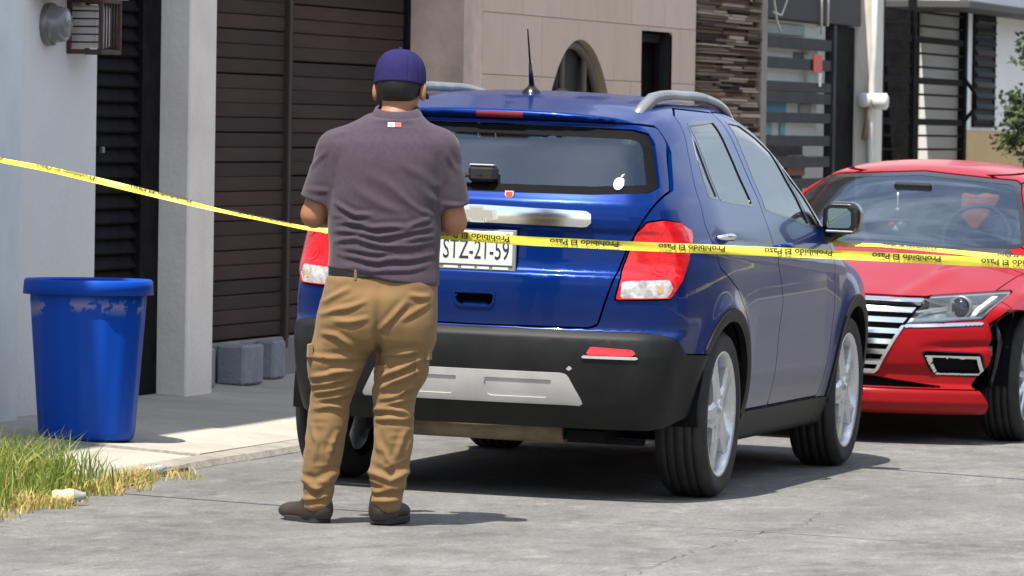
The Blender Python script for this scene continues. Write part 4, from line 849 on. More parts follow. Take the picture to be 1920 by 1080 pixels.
tag(man, 'person in navy cap, dark polo shirt and tan cargo trousers, back turned', 'person')
def ztube(p, tb, zlo, zhi, e=2.2, k=.03):
    t = np.array(tb); z = p[:, 2]; cx, rx, cy, ry = [spl(t[:, 0], t[:, i])(z) for i in (1, 2, 3, 4)]
    d = ((np.abs(p[:, 0] - cx) / rx)**e + (np.abs(p[:, 1] - cy) / ry)**e)**(1 / e) - 1; d = d * np.minimum(rx, ry); d = smax(d, zlo - z, k); return smax(d, z - zhi, k)
SL, SR = np.array((-.066, .0, 1.408)), np.array((.316, .0, 1.416)); EL, ER = np.array((-.148, .03, 1.155)), np.array((.373, .03, 1.135)); WL, WR = np.array((-.035, .285, 1.16)), np.array((.265, .285, 1.15))
HC = np.array((.166, .045, 1.628))
torso_t = [(.80, .108, .19, .0, .135), (.93, .113, .195, .0, .14), (1.05, .115, .203, .01, .150), (1.15, .113, .206, .01, .150), (1.25, .116, .206, .0, .143), (1.35, .121, .207, -.004, .136), (1.42, .124, .200, -.004, .118), (1.47, .128, .165, .0, .094), (1.51, .140, .105, .005, .078), (1.56, .155, .075, .012, .072)]
legL_t = [(.02, -.125, .045, .01, .05), (.10, -.118, .054, .012, .058), (.205, -.108, .066, .012, .070), (.323, -.092, .074, .012, .078), (.44, -.080, .074, .012, .080), (.558, -.058, .094, .006, .098), (.656, -.036, .110, 0, .110), (.76, -.005, .120, -.006, .125), (.90, .012, .10, -.004, .118)]
legR_t = [(.02, .134, .046, .01, .05), (.10, .142, .056, .012, .058), (.205, .148, .074, .012, .072), (.323, .161, .072, .012, .078), (.44, .162, .076, .012, .080), (.558, .179, .094, .006, .098), (.656, .188, .098, 0, .110), (.76, .195, .114, -.006, .125), (.90, .20, .10, -.004, .118)]
def shr(tb, d): return [(z, a, b - d, c, e - d) for z, a, b, c, e in tb]
def hand_f(p, w, s):
    """palm with four curled fingers and a thumb; s=+1 left hand (fingers point right), -1 right hand"""
    c = np.array(w) + np.array((s * .035, .045, .0)); d = ellip(p, c, (.042, .048, .024)); d = smin(d, cone(p, w, c, .027, .026), .02)
    for i, (dy, ln) in enumerate(((.040, .032), (.020, .038), (.0, .036), (-.018, .028))):
        a = c + np.array((s * .028, dy * .9 + .008, .004)); b = a + np.array((s * ln, .012, .004)); e = b + np.array((s * ln * .45, .004, -.026)); g = e + np.array((-s * .010, -.004, -.020))
        f = smin(smin(cone(p, a, b, .0095, .0088), cone(p, b, e, .0088, .008), .004), cone(p, e, g, .008, .007), .004); d = smin(d, f, .005)
    a = c + np.array((-s * .002, .034, .012)); b = a + np.array((s * .022, .022, .020)); e = b + np.array((s * .024, .004, .008)); return smin(d, smin(cone(p, a, b, .012, .0105), cone(p, b, e, .0105, .0085), .006), .008)
CT, ST = math.cos(-.22), math.sin(-.22); CP, SP = math.cos(.20), math.sin(.20)
def tohead(p):
    """into the head's own frame: turned a little to the right and bowed"""
    q = p - HC; q = np.stack([CT * q[:, 0] + ST * q[:, 1], -ST * q[:, 0] + CT * q[:, 1], q[:, 2]], 1)
    return np.stack([q[:, 0], CP * q[:, 1] - SP * q[:, 2], SP * q[:, 1] + CP * q[:, 2]], 1)
def head_f(p):
    q = tohead(p); d = ellip(q, (0, -.012, .03), (.077, .097, .092)); d = smin(d, ellip(q, (0, .024, -.035), (.060, .070, .078)), .04)
    d = smin(d, ellip(q, (0, .055, -.085), (.034, .030, .026)), .03); d = smin(d, cone(q, (0, .092, .012), (0, .112, -.026), .011, .015), .012)
    for s in (-1, 1):
        d = smax(d, -ellip(q, (s * .031, .100, .008), (.017, .018, .012)), .012); d = smin(d, ellip(q, (s * .030, .082, .006), (.013, .013, .012)), .003)
        d = smin(d, cone(q, (s * .014, .093, .026), (s * .046, .082, .024), .007, .006), .008)
        e = ellip(q, (s * .091, -.006, -.010), (.014, .022, .036)); e = smax(e, -ellip(q, (s * .103, .002, -.006), (.008, .012, .020)), .006); d = smin(d, e, .008)
    d = smin(d, cone(q, (-.020, .090, -.055), (.020, .090, -.055), .007, .007), .006); return smax(d, -cone(q, (-.022, .102, -.0555), (.022, .102, -.0555), .003, .003), .004)
def body_f(p):
    d = ztube(p, shr(torso_t, .022), .78, 1.54); d = smin(d, cone(p, (.135, .0, 1.47), HC + np.array((0, -.01, -.05)), .062, .056), .03)
    d = smin(d, smin(ztube(p, shr(legL_t, .018), .085, .92), ztube(p, shr(legR_t, .018), .085, .92), .03), .03)
    for S, E, Wt in ((SL, EL, WL), (SR, ER, WR)): d = smin(d, smin(cone(p, S, E, .062, .047), smin(cone(p, E, E + (Wt - E) * .35, .046, .048), cone(p, E + (Wt - E) * .35, Wt, .048, .030), .02), .02), .03)
    for c_, e_ in (((-.110, .020, .05), (-.165, .075, .04)), ((.125, .02, .05), (.150, .10, .04))): d = smin(d, cone(p, c_, e_, .026, .022), .02)
    d = smin(d, head_f(p), .02); d = smin(d, hand_f(p, WL, 1), .012); return smin(d, hand_f(p, WR, -1), .012)
# grid: coarse away from hands and head would facet, so use one even step and finish with Newton steps
Vb, Qb, Nb = isomesh(body_f, np.arange(-.26, .48, .0085), np.arange(-.19, .42, .0085), np.arange(.0, 1.78, .0085), newton=4)
mesh_np('body', Vb, Qb, m_skin, man, N=Nb)
def seg_d(x, z, pts):
    d = np.full(x.shape, 9.); u = np.zeros(x.shape); n = len(pts) - 1
    for i, ((a, b), (c, e)) in enumerate(zip(pts[:-1], pts[1:])):
        ex, ez = c - a, e - b; t = np.clip(((x - a) * ex + (z - b) * ez) / (ex * ex + ez * ez + 1e-9), 0, 1); q = np.hypot(x - a - t * ex, z - b - t * ez); k = q < d; d = np.where(k, q, d); u = np.where(k, (i + t) / n, u)
    return d, np.clip(4 * u * (1 - u), 0, 1)**.7
def vnoise(p, sc, seed=0):
    """smooth value noise, 3d"""
    rg = np.random.RandomState(seed); T = rg.rand(32, 32, 32) * 2 - 1; q = p * np.array(sc); i = np.floor(q).astype(int); f = q - i; f = f * f * (3 - 2 * f); r = 0
    for a in (0, 1):
        for b in (0, 1):
            for c in (0, 1): r = r + T[(i[:, 0] + a) % 32, (i[:, 1] + b) % 32, (i[:, 2] + c) % 32] * (f[:, 0] if a else 1 - f[:, 0]) * (f[:, 1] if b else 1 - f[:, 1]) * (f[:, 2] if c else 1 - f[:, 2])
    return r
def displace(V, N, strokes, extra=0., front=True):
    x = V[:, 0] + .006 * vnoise(V, (14, 14, 14), 3); z = V[:, 2] + .006 * vnoise(V, (14, 14, 14), 4); h = np.zeros(len(V))
    m = np.clip((-N[:, 1] + .35) * 2, 0, 1)
    for pts, a, w in strokes:
        d, tp = seg_d(x, z, pts); h += m * a * tp * (np.exp(-(d / w)**2) - .5 * np.exp(-((d - 1.9 * w) / (1.1 * w))**2))
    return V + N * (h + extra)[:, None]
def S1(*pts, a=.0085, w=.0085): return ([pm(500 + x / 2.16, 50 + y / 2.16) for x, y in pts], a, w)
def S2(*pts, a=.0105, w=.0095): return ([pm(500 + x / 2.118, 500 + y / 2.118) for x, y in pts], a, w)
# ---- shirt
def hem(x): return np.interp(x, [-.12, -.02, .15, .33], [.960, .950, .912, .893])
sh_t = [(.86, .116, .208, .0, .150), (.93, .116, .209, .0, .152), (1.0, .117, .206, .004, .155), (1.05, .117, .208, .008, .160), (1.15, .114, .212, .008, .160), (1.25, .118, .212, .0, .152), (1.35, .122, .213, -.004, .145), (1.42, .125, .208, -.004, .128), (1.475, .130, .172, .0, .102), (1.52, .145, .112, .006, .085), (1.56, .158, .086, .012, .082)]
def shirt_f(p):
    d = ztube(p, sh_t, .80, 1.545, 2.3)
    for S, E in ((SL, EL), (SR, ER)):
        D = E - S; end = S + D * .80; a = cone(p, S + np.array((0, 0, -.01)), end, .074, .073); a = smax(a, ((p - end) @ (D / np.linalg.norm(D))), .008); d = smin(d, a, .03)
    for S in (SL, SR): d = smin(d, cone(p, (.135, .0, 1.475), S + np.array((0, 0, -.008)), .066, .056), .05)
    d = smax(d, hem(p[:, 0]) - p[:, 2], .008)
    return smax(d, (p[:, 2] - 1.535) - .25 * (p[:, 1]), .01)
Vs, Qs, Ns = isomesh(shirt_f, np.arange(-.26, .48, .0066), np.arange(-.22, .24, .0075), np.arange(.87, 1.60, .0066))
strokes = [S1((245, 735), (420, 790), (560, 790), (660, 750)), S1((250, 800), (450, 828), (670, 785)), S1((250, 850), (360, 840), (480, 868), (680, 850), a=.0085), S1((260, 900), (450, 930), (680, 905), a=.0085), S1((255, 690), (350, 735), (430, 740)), S1((400, 560), (520, 640), (640, 770), a=.004, w=.018), S1((470, 600), (620, 720), (680, 740), a=.003), S1((540, 520), (690, 630), a=.004, w=.018),
    S1((600, 600), (690, 700), a=.004, w=.014), S1((300, 955), (500, 968), (660, 945), a=.006), S1((715, 480), (725, 600), a=.004, w=.014), S1((262, 470), (255, 640), a=.005, w=.014), S1((430, 345), (600, 350), a=.004), S1((330, 620), (470, 700), (560, 730), a=.004, w=.016), S1((260, 770), (340, 770), (420, 760), a=.006, w=.008), S1((520, 850), (600, 830), (675, 830), a=.006, w=.008), S1((280, 880), (400, 890), (520, 900), a=.005, w=.008), S1((250, 420), (330, 400), a=.003), S1((140, 640), (245, 650), a=.004), S1((700, 690), (800, 700), a=.004), S1((150, 560), (235, 480), a=.004), S1((770, 560), (720, 470), a=.004)]
ex = .0035 * vnoise(Vs, (9, 9, 22), 7) * np.clip((1.25 - Vs[:, 2]) * 6, 0, 1) + .002 * vnoise(Vs, (7, 7, 9), 8)
shirt = mesh_np('polo_shirt', displace(Vs, Ns, strokes, ex), Qs, m_shirt, man)
# collar: folded band standing round the neck
V_ = []; F_ = []; n_ = 36
for j, (dr, dz) in enumerate(((.002, .026), (.007, .032), (.013, .028), (.024, .004), (.034, -.026), (.026, -.030))):
    for i in range(n_):
        a = 2 * math.pi * i / n_; gp = .010 * max(0, math.sin(a))**4; V_.append((.157 + (.070 + dr) * math.cos(a), .010 + (.068 + dr) * math.sin(a), 1.530 + dz + .018 * math.sin(a) - gp - (.004 * math.sin(5 * a) if j > 2 else 0)))
for j in range(5):
    for i in range(n_): F_.append((j * n_ + i, j * n_ + (i + 1) % n_, (j + 1) * n_ + (i + 1) % n_, (j + 1) * n_ + i))
MB().add(V_, F_, True).build('collar', m_shirt, shirt)
yb_ = -.118
lx, lz = pm(736, 221)
for x0, x1, c in ((-.024, .002, (.62, .62, .66)), (.003, .026, (.60, .10, .09))):
    V_ = []
    for a, b in ((x0, -.008), (x1, -.008), (x1, .009), (x0, .009)):
        zz_ = lz + b; yy_ = np.linspace(-.25, .05, 400); f_ = shirt_f(np.stack([np.full(400, lx + a), yy_, np.full(400, zz_)], 1)); V_.append((lx + a, yy_[np.argmax(f_ < 0)] - .004, zz_))
    MB().add(V_, [(0, 1, 2, 3)]).build('shirt_badge', mat('badge_%s' % ('white' if c[1] > .3 else 'red'), c, .6), shirt)
# ---- trousers
pt = [(.60, .112, .18, 0, .11), (.70, .100, .214, -.006, .135), (.76, .096, .214, -.010, .146), (.84, .104, .209, -.010, .150), (.90, .111, .203, -.002, .143), (.96, .114, .197, .0, .140)]
def pants_f(p):
    d = smin(ztube(p, legL_t, .045, .92), ztube(p, legR_t, .045, .92), .03); d = smin(d, ztube(p, pt, .66, .957, 2.3, .05), .035)
    crack_ = .018 * np.exp(-((p[:, 0] - .098 - (.86 - p[:, 2]) * .03) / .016)**2) * np.clip((.90 - p[:, 2]) * 6, 0, 1) * (p[:, 1] < 0) * (p[:, 2] > .60); d = d + crack_
    return d
Vp, Qp, Np = isomesh(pants_f, np.arange(-.26, .36, .0056), np.arange(-.20, .20, .0065), np.arange(.02, .985, .0056))
ps_ = [S2((165, 345), (240, 350), (400, 345), a=.0075), S2((160, 470), (240, 455), (330, 420)), S2((165, 500), (260, 480), (340, 450)), S2((170, 528), (250, 515), (320, 490)), S2((240, 410), (320, 400), (390, 365)), S2((165, 440), (230, 425), (300, 400)), S2((165, 550), (240, 548), (310, 562), a=.010), S2((200, 250), (270, 260), (340, 305), a=.0075), S2((190, 180), (290, 150), (390, 120), a=.0075), S2((200, 130), (330, 65), a=.0075), S2((250, 205), (400, 190), a=.0075), S2((105, 840), (180, 868), (285, 805), a=.013, w=.013), S2((120, 870), (190, 880), (262, 845), a=.010), S2((125, 897), (255, 880), a=.008), S2((118, 930), (245, 905), a=.009), S2((160, 610), (185, 700), (170, 780), a=.006), S2((270, 640), (235, 770), a=.0075),
    S2((430, 430), (520, 390), (610, 345)), S2((425, 475), (520, 430), (600, 385)), S2((430, 520), (520, 500), (590, 455)), S2((440, 545), (575, 510)), S2((415, 562), (490, 560), (575, 580), a=.010), S2((420, 600), (500, 595), (575, 595), a=.009), S2((440, 240), (500, 170), (560, 110), a=.0075), S2((430, 335), (520, 330), (600, 320), a=.009), S2((560, 90), (640, 100), a=.006), S2((520, 200), (640, 120), a=.006), S2((380, 800), (480, 850), (570, 795), a=.013, w=.013), S2((392, 840), (470, 875), (545, 865), a=.010), S2((410, 893), (530, 880), a=.008), S2((410, 930), (520, 925), a=.009), S2((425, 640), (440, 760), a=.0075), S2((540, 640), (500, 760), a=.0075), S2((440, 690), (480, 780), (460, 800), a=.0075)]
ex = .0045 * vnoise(Vp, (10, 10, 26), 17) * (np.exp(-((Vp[:, 2] - .52) / .10)**2) + np.exp(-((Vp[:, 2] - .15) / .09)**2)) + .003 * vnoise(Vp, (8, 8, 10), 18) + .0022 * (1 - 2 * np.abs(vnoise(Vp, (18, 18, 34), 21))) * np.clip((.72 - Vp[:, 2]) * 5, 0, 1)
# cargo pockets bulge on the outer thighs
ex = ex + .012 * (np.exp(-((Vp[:, 2] - .60) / .075)**4) * np.clip(np.abs(Np[:, 0]) * 1.8 - .5, 0, 1) * ((Vp[:, 0] < -.10) | (Vp[:, 0] > .24)))
trs = mesh_np('cargo_trousers', displace(Vp, Np, ps_, ex), Qp, m_pants, man)
def flap(name, sx, x, z, h, w):
    V_ = []; F_ = []
    for j in range(2):
        for i in range(5):
            yq = -w / 2 + w * i / 4; V_ += [(x + sx * (.000 - .25 * yq * yq / w), yq, z), (x + sx * (.016 - .25 * yq * yq / w), yq, z - .004), (x + sx * (.018 - .25 * yq * yq / w), yq, z - h), (x + sx * (.002 - .25 * yq * yq / w), yq, z - h)]
        break
    for i in range(4):
        for k in range(4): F_.append((i * 4 + k, i * 4 + (k + 1) % 4, (i + 1) * 4 + (k + 1) % 4, (i + 1) * 4 + k))
    F_ += [(0, 1, 2, 3), (19, 18, 17, 16)]; MB().add(V_, F_).build(name, m_pants, trs)
flap('pocket_flap', -1, -.150, .675, .05, .15); flap('pocket_flap', 1, .283, .672, .05, .15)
# belt and loops
bt = [(.93, .113, .199, .0, .1435), (.97, .114, .199, .0, .1435)]
Vq, Qq, Nq = isomesh(lambda p: np.maximum(np.abs(ztube(p, bt, .80, 1.1, 2.3, .01)) - .004, np.abs(p[:, 2] - .940) - .016), np.arange(-.12, .35, .006), np.arange(-.17, .17, .006), np.arange(.915, .965, .005), newton=1)
mesh_np('belt', Vq, Qq, m_belt, man)
for px in (663,):
    lx, lz = pm(px, 505); yy_ = np.linspace(-.25, 0, 300); f_ = ztube(np.stack([np.full(300, lx), yy_, np.full(300, .94)], 1), bt, .8, 1.1, 2.3, .01); MB().bbox(lx - .006, lx + .006, yy_[np.argmax(f_ < 0)] - .010, yy_[np.argmax(f_ < 0)] + .01, .915, .960, .003).build('belt_loop', m_pants, trs)
# ---- shoes
for (hx, hy, tx, ty) in ((-.100, .005, -.215, .125), (.118, .0, .180, .19)):
    d_ = np.array((tx - hx, ty - hy)); L = np.linalg.norm(d_); d_ /= L
    def shoe_f(p):
        u = (p[:, 0] - hx) * d_[0] + (p[:, 1] - hy) * d_[1]; v = -(p[:, 0] - hx) * d_[1] + (p[:, 1] - hy) * d_[0]; q = np.stack([u, v, p[:, 2]], 1)
        a = ellip(q, (.03, 0, .06), (.062, .045, .055)); b = ellip(q, (L - .03, 0, .040), (.10, .048, .036)); d = smin(a, b, .05); d = smin(d, cone(q, (.03, 0, .05), (.03, 0, .10), .048, .047), .03); return smax(d, .016 - p[:, 2], .006)
    def sole_f(p):
        u = (p[:, 0] - hx) * d_[0] + (p[:, 1] - hy) * d_[1]; v = -(p[:, 0] - hx) * d_[1] + (p[:, 1] - hy) * d_[0]; w_ = .047 + .006 * np.clip((u - .05) / .15, 0, 1); a = np.hypot(np.clip(np.abs(u - L * .5) - L * .5 - .012 + w_ * .6, 0, 9), np.maximum(np.abs(v) - w_ + w_ * .6, 0)) - w_ * .6; return smax(a, np.abs(p[:, 2] - .014) - .0125, .005)
    gx = np.arange(min(hx, tx) - .10, max(hx, tx) + .10, .006); gy = np.arange(-.09, .30, .006)
    Vx, Qx, Nx = isomesh(shoe_f, gx, gy, np.arange(.008, .16, .006)); s_ = mesh_np('shoe', Vx, Qx, m_shoe, man, N=Nx)
    Vx, Qx, Nx = isomesh(sole_f, gx, gy, np.arange(-.006, .04, .004)); mesh_np('sole', Vx, Qx, m_sole, s_, N=Nx)
# ---- hair and cap follow the head
def hair_f(p):
    q = tohead(p); d = ellip(q, (0, -.018, .022), (.084, .100, .098)); d = smax(d, q[:, 1] - .035 + .2 * q[:, 2], .01); d = smax(d, q[:, 2] - .025, .004); return smax(d, -(q[:, 2] + .066 - .10 * (q[:, 1] + .11)), .012)
Vh, Qh, Nh = isomesh(hair_f, np.arange(.05, .29, .006), np.arange(-.12, .18, .006), np.arange(1.53, 1.78, .006)); mesh_np('hair', Vh, Qh, m_hair, man, N=Nh)
def cap_f(p):
    q = tohead(p); r_ = np.hypot(q[:, 0] / .0965, (q[:, 1] + .010) / .112); d = ((r_**2.6 + (np.abs(q[:, 2] - .028) / .119)**2.6)**(1 / 2.6) - 1) * .0965; d = d + .0016 * np.cos(6 * np.arctan2(q[:, 0], q[:, 1] + .01))**40; d = smax(d, -(q[:, 2] - .012 - .04 * q[:, 1]), .006)
    return d
Vh, Qh, Nh = isomesh(cap_f, np.arange(.04, .30, .0045), np.arange(-.12, .20, .0045), np.arange(1.58, 1.815, .0045)); cap = mesh_np('cap', Vh, Qh, m_cap, man, N=Nh)
def brim_f(p):
    q = tohead(p); r = np.hypot(q[:, 0] / .092, (q[:, 1] - .075) / .105) - 1; s = q[:, 2] - .016 + .9 * q[:, 0]**2 * 6 * .5 + .12 * (q[:, 1] - .08); d = np.maximum(r * .09, np.abs(s) - .003); return np.maximum(d, .070 - q[:, 1] - .15 * np.abs(q[:, 0]))
Vh, Qh, Nh = isomesh(brim_f, np.arange(.02, .32, .005), np.arange(.0, .28, .005), np.arange(1.50, 1.70, .003), newton=1); mesh_np('brim', Vh, Qh, mat('brim_dark', (.018, .016, .045), .85), cap)
bq = np.array((0, -.012, .133)); 
MB().lathe([(0, .006), (.007, .004), (.008, -.004)], 10, 'z', c=(.166, .015, 1.780)).build('cap_button', m_cap, cap)
# ================================================================== red sedan facing the camera (front towards -y)
m_redp = paint('red_paint', (.30, .001, .005), (.20, .15, .13), .05, coat=.28)
m_rglass = glass_mat('windscreen_glass', (.46, .53, .60), ior=2.5, gcol=(.70, .84, 1.), dirt=.008, dirtcol=(.34, .40, .50))
m_lampg = glass_mat('lamp_glass', (.93, .95, .96), ior=1.4, dirt=.02)
red = empty('red_sedan', (.355, 5.35, roadz(.355))); red.rotation_euler = (0, TILT, -.05)
tag(red, 'red sedan with damaged front corner facing the camera beside the SUV', 'car')
rW = spl([.10, .20, .35, .5, .7, .82, .90, .96, 1.05, 1.15, 1.25, 1.33, 1.42], [.80, .84, .875, .89, .895, .88, .845, .80, .735, .672, .60, .53, .43], sm=.02)
rT = spl([-1.0, -.92, -.84, -.72, -.5, -.2, .05, .20, .32, .6, .9, 1.15, 1.4, 1.75, 2.2, 2.6, 3.0, 3.3, 3.62, 3.75], [.62, .68, .715, .745, .79, .85, .892, .915, .945, 1.075, 1.205, 1.295, 1.345, 1.368, 1.35, 1.275, 1.10, 1.0, .975, .90], sm=.05)
rF = spl([.10, .17, .21, .25, .275, .30, .34, .40, .48, .56, .62, .68, .74, .82], [-.86, -.91, -.945, -.945, -.93, -.905, -.905, -.93, -.938, -.93, -.915, -.895, -.86, -.78], sm=.008)
def red_f(p):
    x = np.abs(p[:, 0]); y = p[:, 1]; z = p[:, 2]; w = rW(z) - .10 * np.clip(y - 2.9, 0, 2)**2 - .06 * np.clip(-.2 - y, 0, 1)**2
    for yc in (0., 2.68): w = w + .012 * np.exp(-((np.hypot(y - yc, z - .32) - .38) / .05)**2) * (z < .8)
    w = w + .006 * np.exp(-((z - .74 - .02 * y) / .02)**2)
    side = x - w
    cr = np.interp(y, [-.9, .1, .4, 1.2, 2.5, 3.2], [.06, .05, .06, .07, .07, .05]) * (x / .6)**2.2
    crease = .010 * np.exp(-((x - .40 - .12 * (y + .7)) / .05)**2) * np.clip((.1 - y) * 4, 0, 1)
    top = z - rT(y) + cr - crease
    fr = rF(z) + .20 * (x / .66)**2.4 - y
    fr = fr + .020 * np.exp(-((z - .475 - .05 * (x - .5)) / .02)**2) * np.clip((x - .5) * 8, 0, 1)
    back = y - 3.66 + .2 * (x / .8)**3
    d = smax(side, top, .09); d = smax(d, fr * .9, np.interp(z, [.2, .3, .6, .7], [.05, .12, .12, .06])); d = smax(d, back, .12); return smax(d, .155 - z, .03)
V, Q, N = isomesh(red_f, axis((-.94, -.15, .030), (-.15, .94, .0165)), axis((-1.02, -.30, .0155), (-.30, 1.6, .022), (1.6, 3.75, .03)), axis((.11, .80, .0145), (.80, 1.42, .018)))
RS = (V, N, tris(Q)); rest = RS
def frontonly(p): return p[:, 1] + .15
def f_ra(p):
    r = np.minimum(np.hypot(p[:, 1], p[:, 2] - .32) - .352, np.hypot(p[:, 1] - 2.68, p[:, 2] - .32) - .352)
    # torn away corner between lamp and wheel on the street side
    y, z = p[:, 1], p[:, 2]; tear = polysdf([(-.66, .285), (-.60, .40), (-.60, .60), (-.46, .668), (-.20, .66), (-.05, .64), (.05, .45), (.0, .20), (-.3, .10), (-.55, .10), (-.60, .18)], y, z); tear = np.maximum(tear, .55 - p[:, 0])
    return np.minimum(np.where(np.abs(p[:, 0]) > .55, r, 1.), tear)
_, rest = clip(rest, f_ra(rest[0]))
P_w = mir([(0, .925), (.45, .925), (.675, .945), (.705, .975), (.61, 1.13), (.52, 1.258), (.48, 1.28), (0, 1.312)])
g, rest = take(rest, lambda p: np.maximum(polysdf(P_w, p[:, 0], p[:, 2]), np.maximum(p[:, 1] - 1.55, -.05 - p[:, 1])), .002)
ins, ring = clip(g, polysdf(P_w, g[0][:, 0], g[0][:, 2]) + .022); w_ = panel('windscreen', ins, m_rglass, red, off=-.004); panel('windscreen_border', ring, m_black, w_, off=-.003)
for sgn in (1, -1):
    for pl in ([(.62, .97), (1.22, 1.26), (1.5, 1.30), (1.62, 1.30), (1.55, .985)], [(1.70, .985), (1.72, 1.30), (2.2, 1.28), (2.6, 1.17), (2.75, 1.0)]):
        g, rest = take(rest, lambda p: np.maximum(polysdf(pl, p[:, 1], p[:, 2], .004), .3 - sgn * p[:, 0]), .001); panel('side_window', g, m_sglass, red, off=-.004)
# grille
P_g = mir([(0, .335), (.29, .338), (.315, .36), (.43, .575), (.512, .70), (.515, .722), (0, .728)])
g, rest = take(rest, lambda p: np.maximum(polysdf(P_g, p[:, 0], p[:, 2]), frontonly(p)), .0)
grl = empty('grille', parent=red); panel('grille_back', g, m_blackm, grl, off=-.035, skirt=.0)
gi, gr2 = clip(g, polysdf(P_g, g[0][:, 0], g[0][:, 2]) + .014); _, gr2 = clip(gr2, (gr2[0][:, 2] - .60)); gr2b, _ = clip(g, np.maximum(-polysdf(P_g, g[0][:, 0], g[0][:, 2]) - .014, g[0][:, 2] - .58)); panel('grille_surround', gr2b, m_chrome, grl, off=.006, skirt=.02)
for k, zc in enumerate((.705, .655, .605, .552, .500, .450, .400, .352)):
    s_, _ = clip(gi, np.abs(gi[0][:, 2] - zc + .012 * (np.abs(gi[0][:, 0]) - .3)) - .0125); panel('grille_slat', s_, m_chrome, grl, off=.004, skirt=.022)
# head lamps
P_hl = [(.49, .722), (.60, .733), (.80, .752), (.815, .742), (.80, .68), (.765, .618), (.60, .600), (.44, .588), (.435, .60)]
for sgn in (1, -1):
    g, rest = take(rest, lambda p: np.maximum(polysdf(P_hl, sgn * p[:, 0], p[:, 2]), p[:, 1] + .05), .003)
    hl = panel('headlamp', g, m_lampg, red, off=.004); panel('lamp_housing', g, mat('lamp_housing', (.10, .11, .12), .3, metal=.5, col2=(.34, .36, .37), scale=12, detail=3), hl, off=-.05, skirt=.0)
    sk_, _ = clip(g, -polysdf(P_hl, sgn * g[0][:, 0], g[0][:, 2]) - .010); panel('lamp_bezel', sk_, m_silver, hl, off=-.004, skirt=.045)
    st_, _ = clip(g, np.maximum(np.abs(g[0][:, 2] - .612 - .05 * (np.abs(g[0][:, 0]) - .5)) - .008, -polysdf(P_hl, sgn * g[0][:, 0], g[0][:, 2]) * 0 - 1)); panel('daylight_strip', st_, mat('strip_white', (.75, .77, .80), .2), hl, off=-.008, skirt=.02)
    st_, _ = clip(g, polysdf([(.715, .63), (.735, .63), (.77, .735), (.745, .735)], sgn * g[0][:, 0], g[0][:, 2])); panel('daylight_strip', st_, MATS['strip_white'], hl, off=-.010, skirt=.02)
    def fy(x, z):
        y = np.linspace(-1.05, .2, 600); p = np.stack([np.full(600, x), y, np.full(600, z)], 1); i = np.where(red_f(p) < 0)[0]; return y[i[0]]
    yy_ = fy(.655, .672); MB().lathe([(0, -.01), (.028, -.006), (.042, .008), (.046, .02), (.046, .06)], 28, 'y', c=(sgn * .655, yy_ + .024, .672)).build('projector', mat('projector', (.012, .016, .035), .05, coat=1.), hl)
    MB().lathe([(.046, .01), (.056, .004), (.058, .03)], 28, 'y', c=(sgn * .655, yy_ + .024, .672)).build('projector_ring', m_silver, hl)
    MB().add([(sgn * .50, fy(.50, .69) + .03, .712), (sgn * .60, yy_ + .005, .69), (sgn * .60, yy_ + .005, .655), (sgn * .47, fy(.47, .63) + .03, .640), (sgn * .47, fy(.47, .65) + .03, .650), (sgn * .585, yy_ + .0, .672), (sgn * .50, fy(.50, .69) + .03, .702)], [(0, 1, 5, 6), (5, 2, 3, 4), (1, 2, 5)]).build('lamp_fin', m_silver, hl)
    cs_, rest = take(rest, lambda p: np.maximum(np.maximum(np.abs(p[:, 2] - .580 - .06 * (sgn * p[:, 0] - .5)) - .009, np.abs(sgn * p[:, 0] - .60) - .17), frontonly(p)), .001); panel('chrome_strip', cs_, m_chrome, red, off=.005, skirt=.01)
    # fog lamp pocket
    P_f = [(.515, .452), (.545, .462), (.765, .455), (.78, .44), (.79, .345), (.775, .335), (.575, .342), (.555, .355)]
    g, rest = take(rest, lambda p: np.maximum(polysdf(P_f, sgn * p[:, 0], p[:, 2]), frontonly(p)), .001)
    fp = panel('fog_pocket', g, m_blackm, red, off=-.03, skirt=.0); panel('pocket_side', clip(g, -polysdf(P_f, sgn * g[0][:, 0], g[0][:, 2]) - .004)[0], m_black, fp, off=-.001, skirt=.03)
    cf, _ = clip(g, np.maximum(-polysdf([(.557, .424), (.753, .422), (.766, .354), (.584, .355)], sgn * g[0][:, 0], g[0][:, 2]), polysdf([(.53, .438), (.765, .438), (.785, .345), (.572, .345)], sgn * g[0][:, 0], g[0][:, 2]))); panel('fog_trim', cf, m_chrome, fp, off=.003, skirt=.015)
# bonnet
P_b = lambda p: np.maximum(np.maximum(np.abs(p[:, 0]) - (.74 + .05 * (p[:, 1] + .4)), p[:, 1] - .28 + .10 * p[:, 0]**2), np.maximum(-.845 + .30 * np.abs(p[:, 0])**2.2 - p[:, 1], .66 - p[:, 2]))
g, rest = take(rest, P_b, .004); panel('bonnet', g, m_redp, red, skirt=.02)
P_i = mir([(0, .335), (.30, .330), (.40, .315), (.62, .288), (.60, .280), (0, .283)])
g, rest = take(rest, lambda p: np.maximum(polysdf(P_i, p[:, 0], p[:, 2]), frontonly(p)), .0); panel('lower_intake', g, m_blackm, red, off=-.03)
g, rest = take(rest, lambda p: np.maximum(np.maximum(p[:, 2] - .272, p[:, 1] + .35), .10 - p[:, 2]), .005); panel('front_lip', g, m_redp, red, off=.006, skirt=.02)
g, rest = take(rest, lambda p: np.maximum(p[:, 2] - .68 - .1 * np.abs(p[:, 0]), p[:, 1] + .42), .003); panel('front_bumper', g, m_redp, red, skirt=.02)
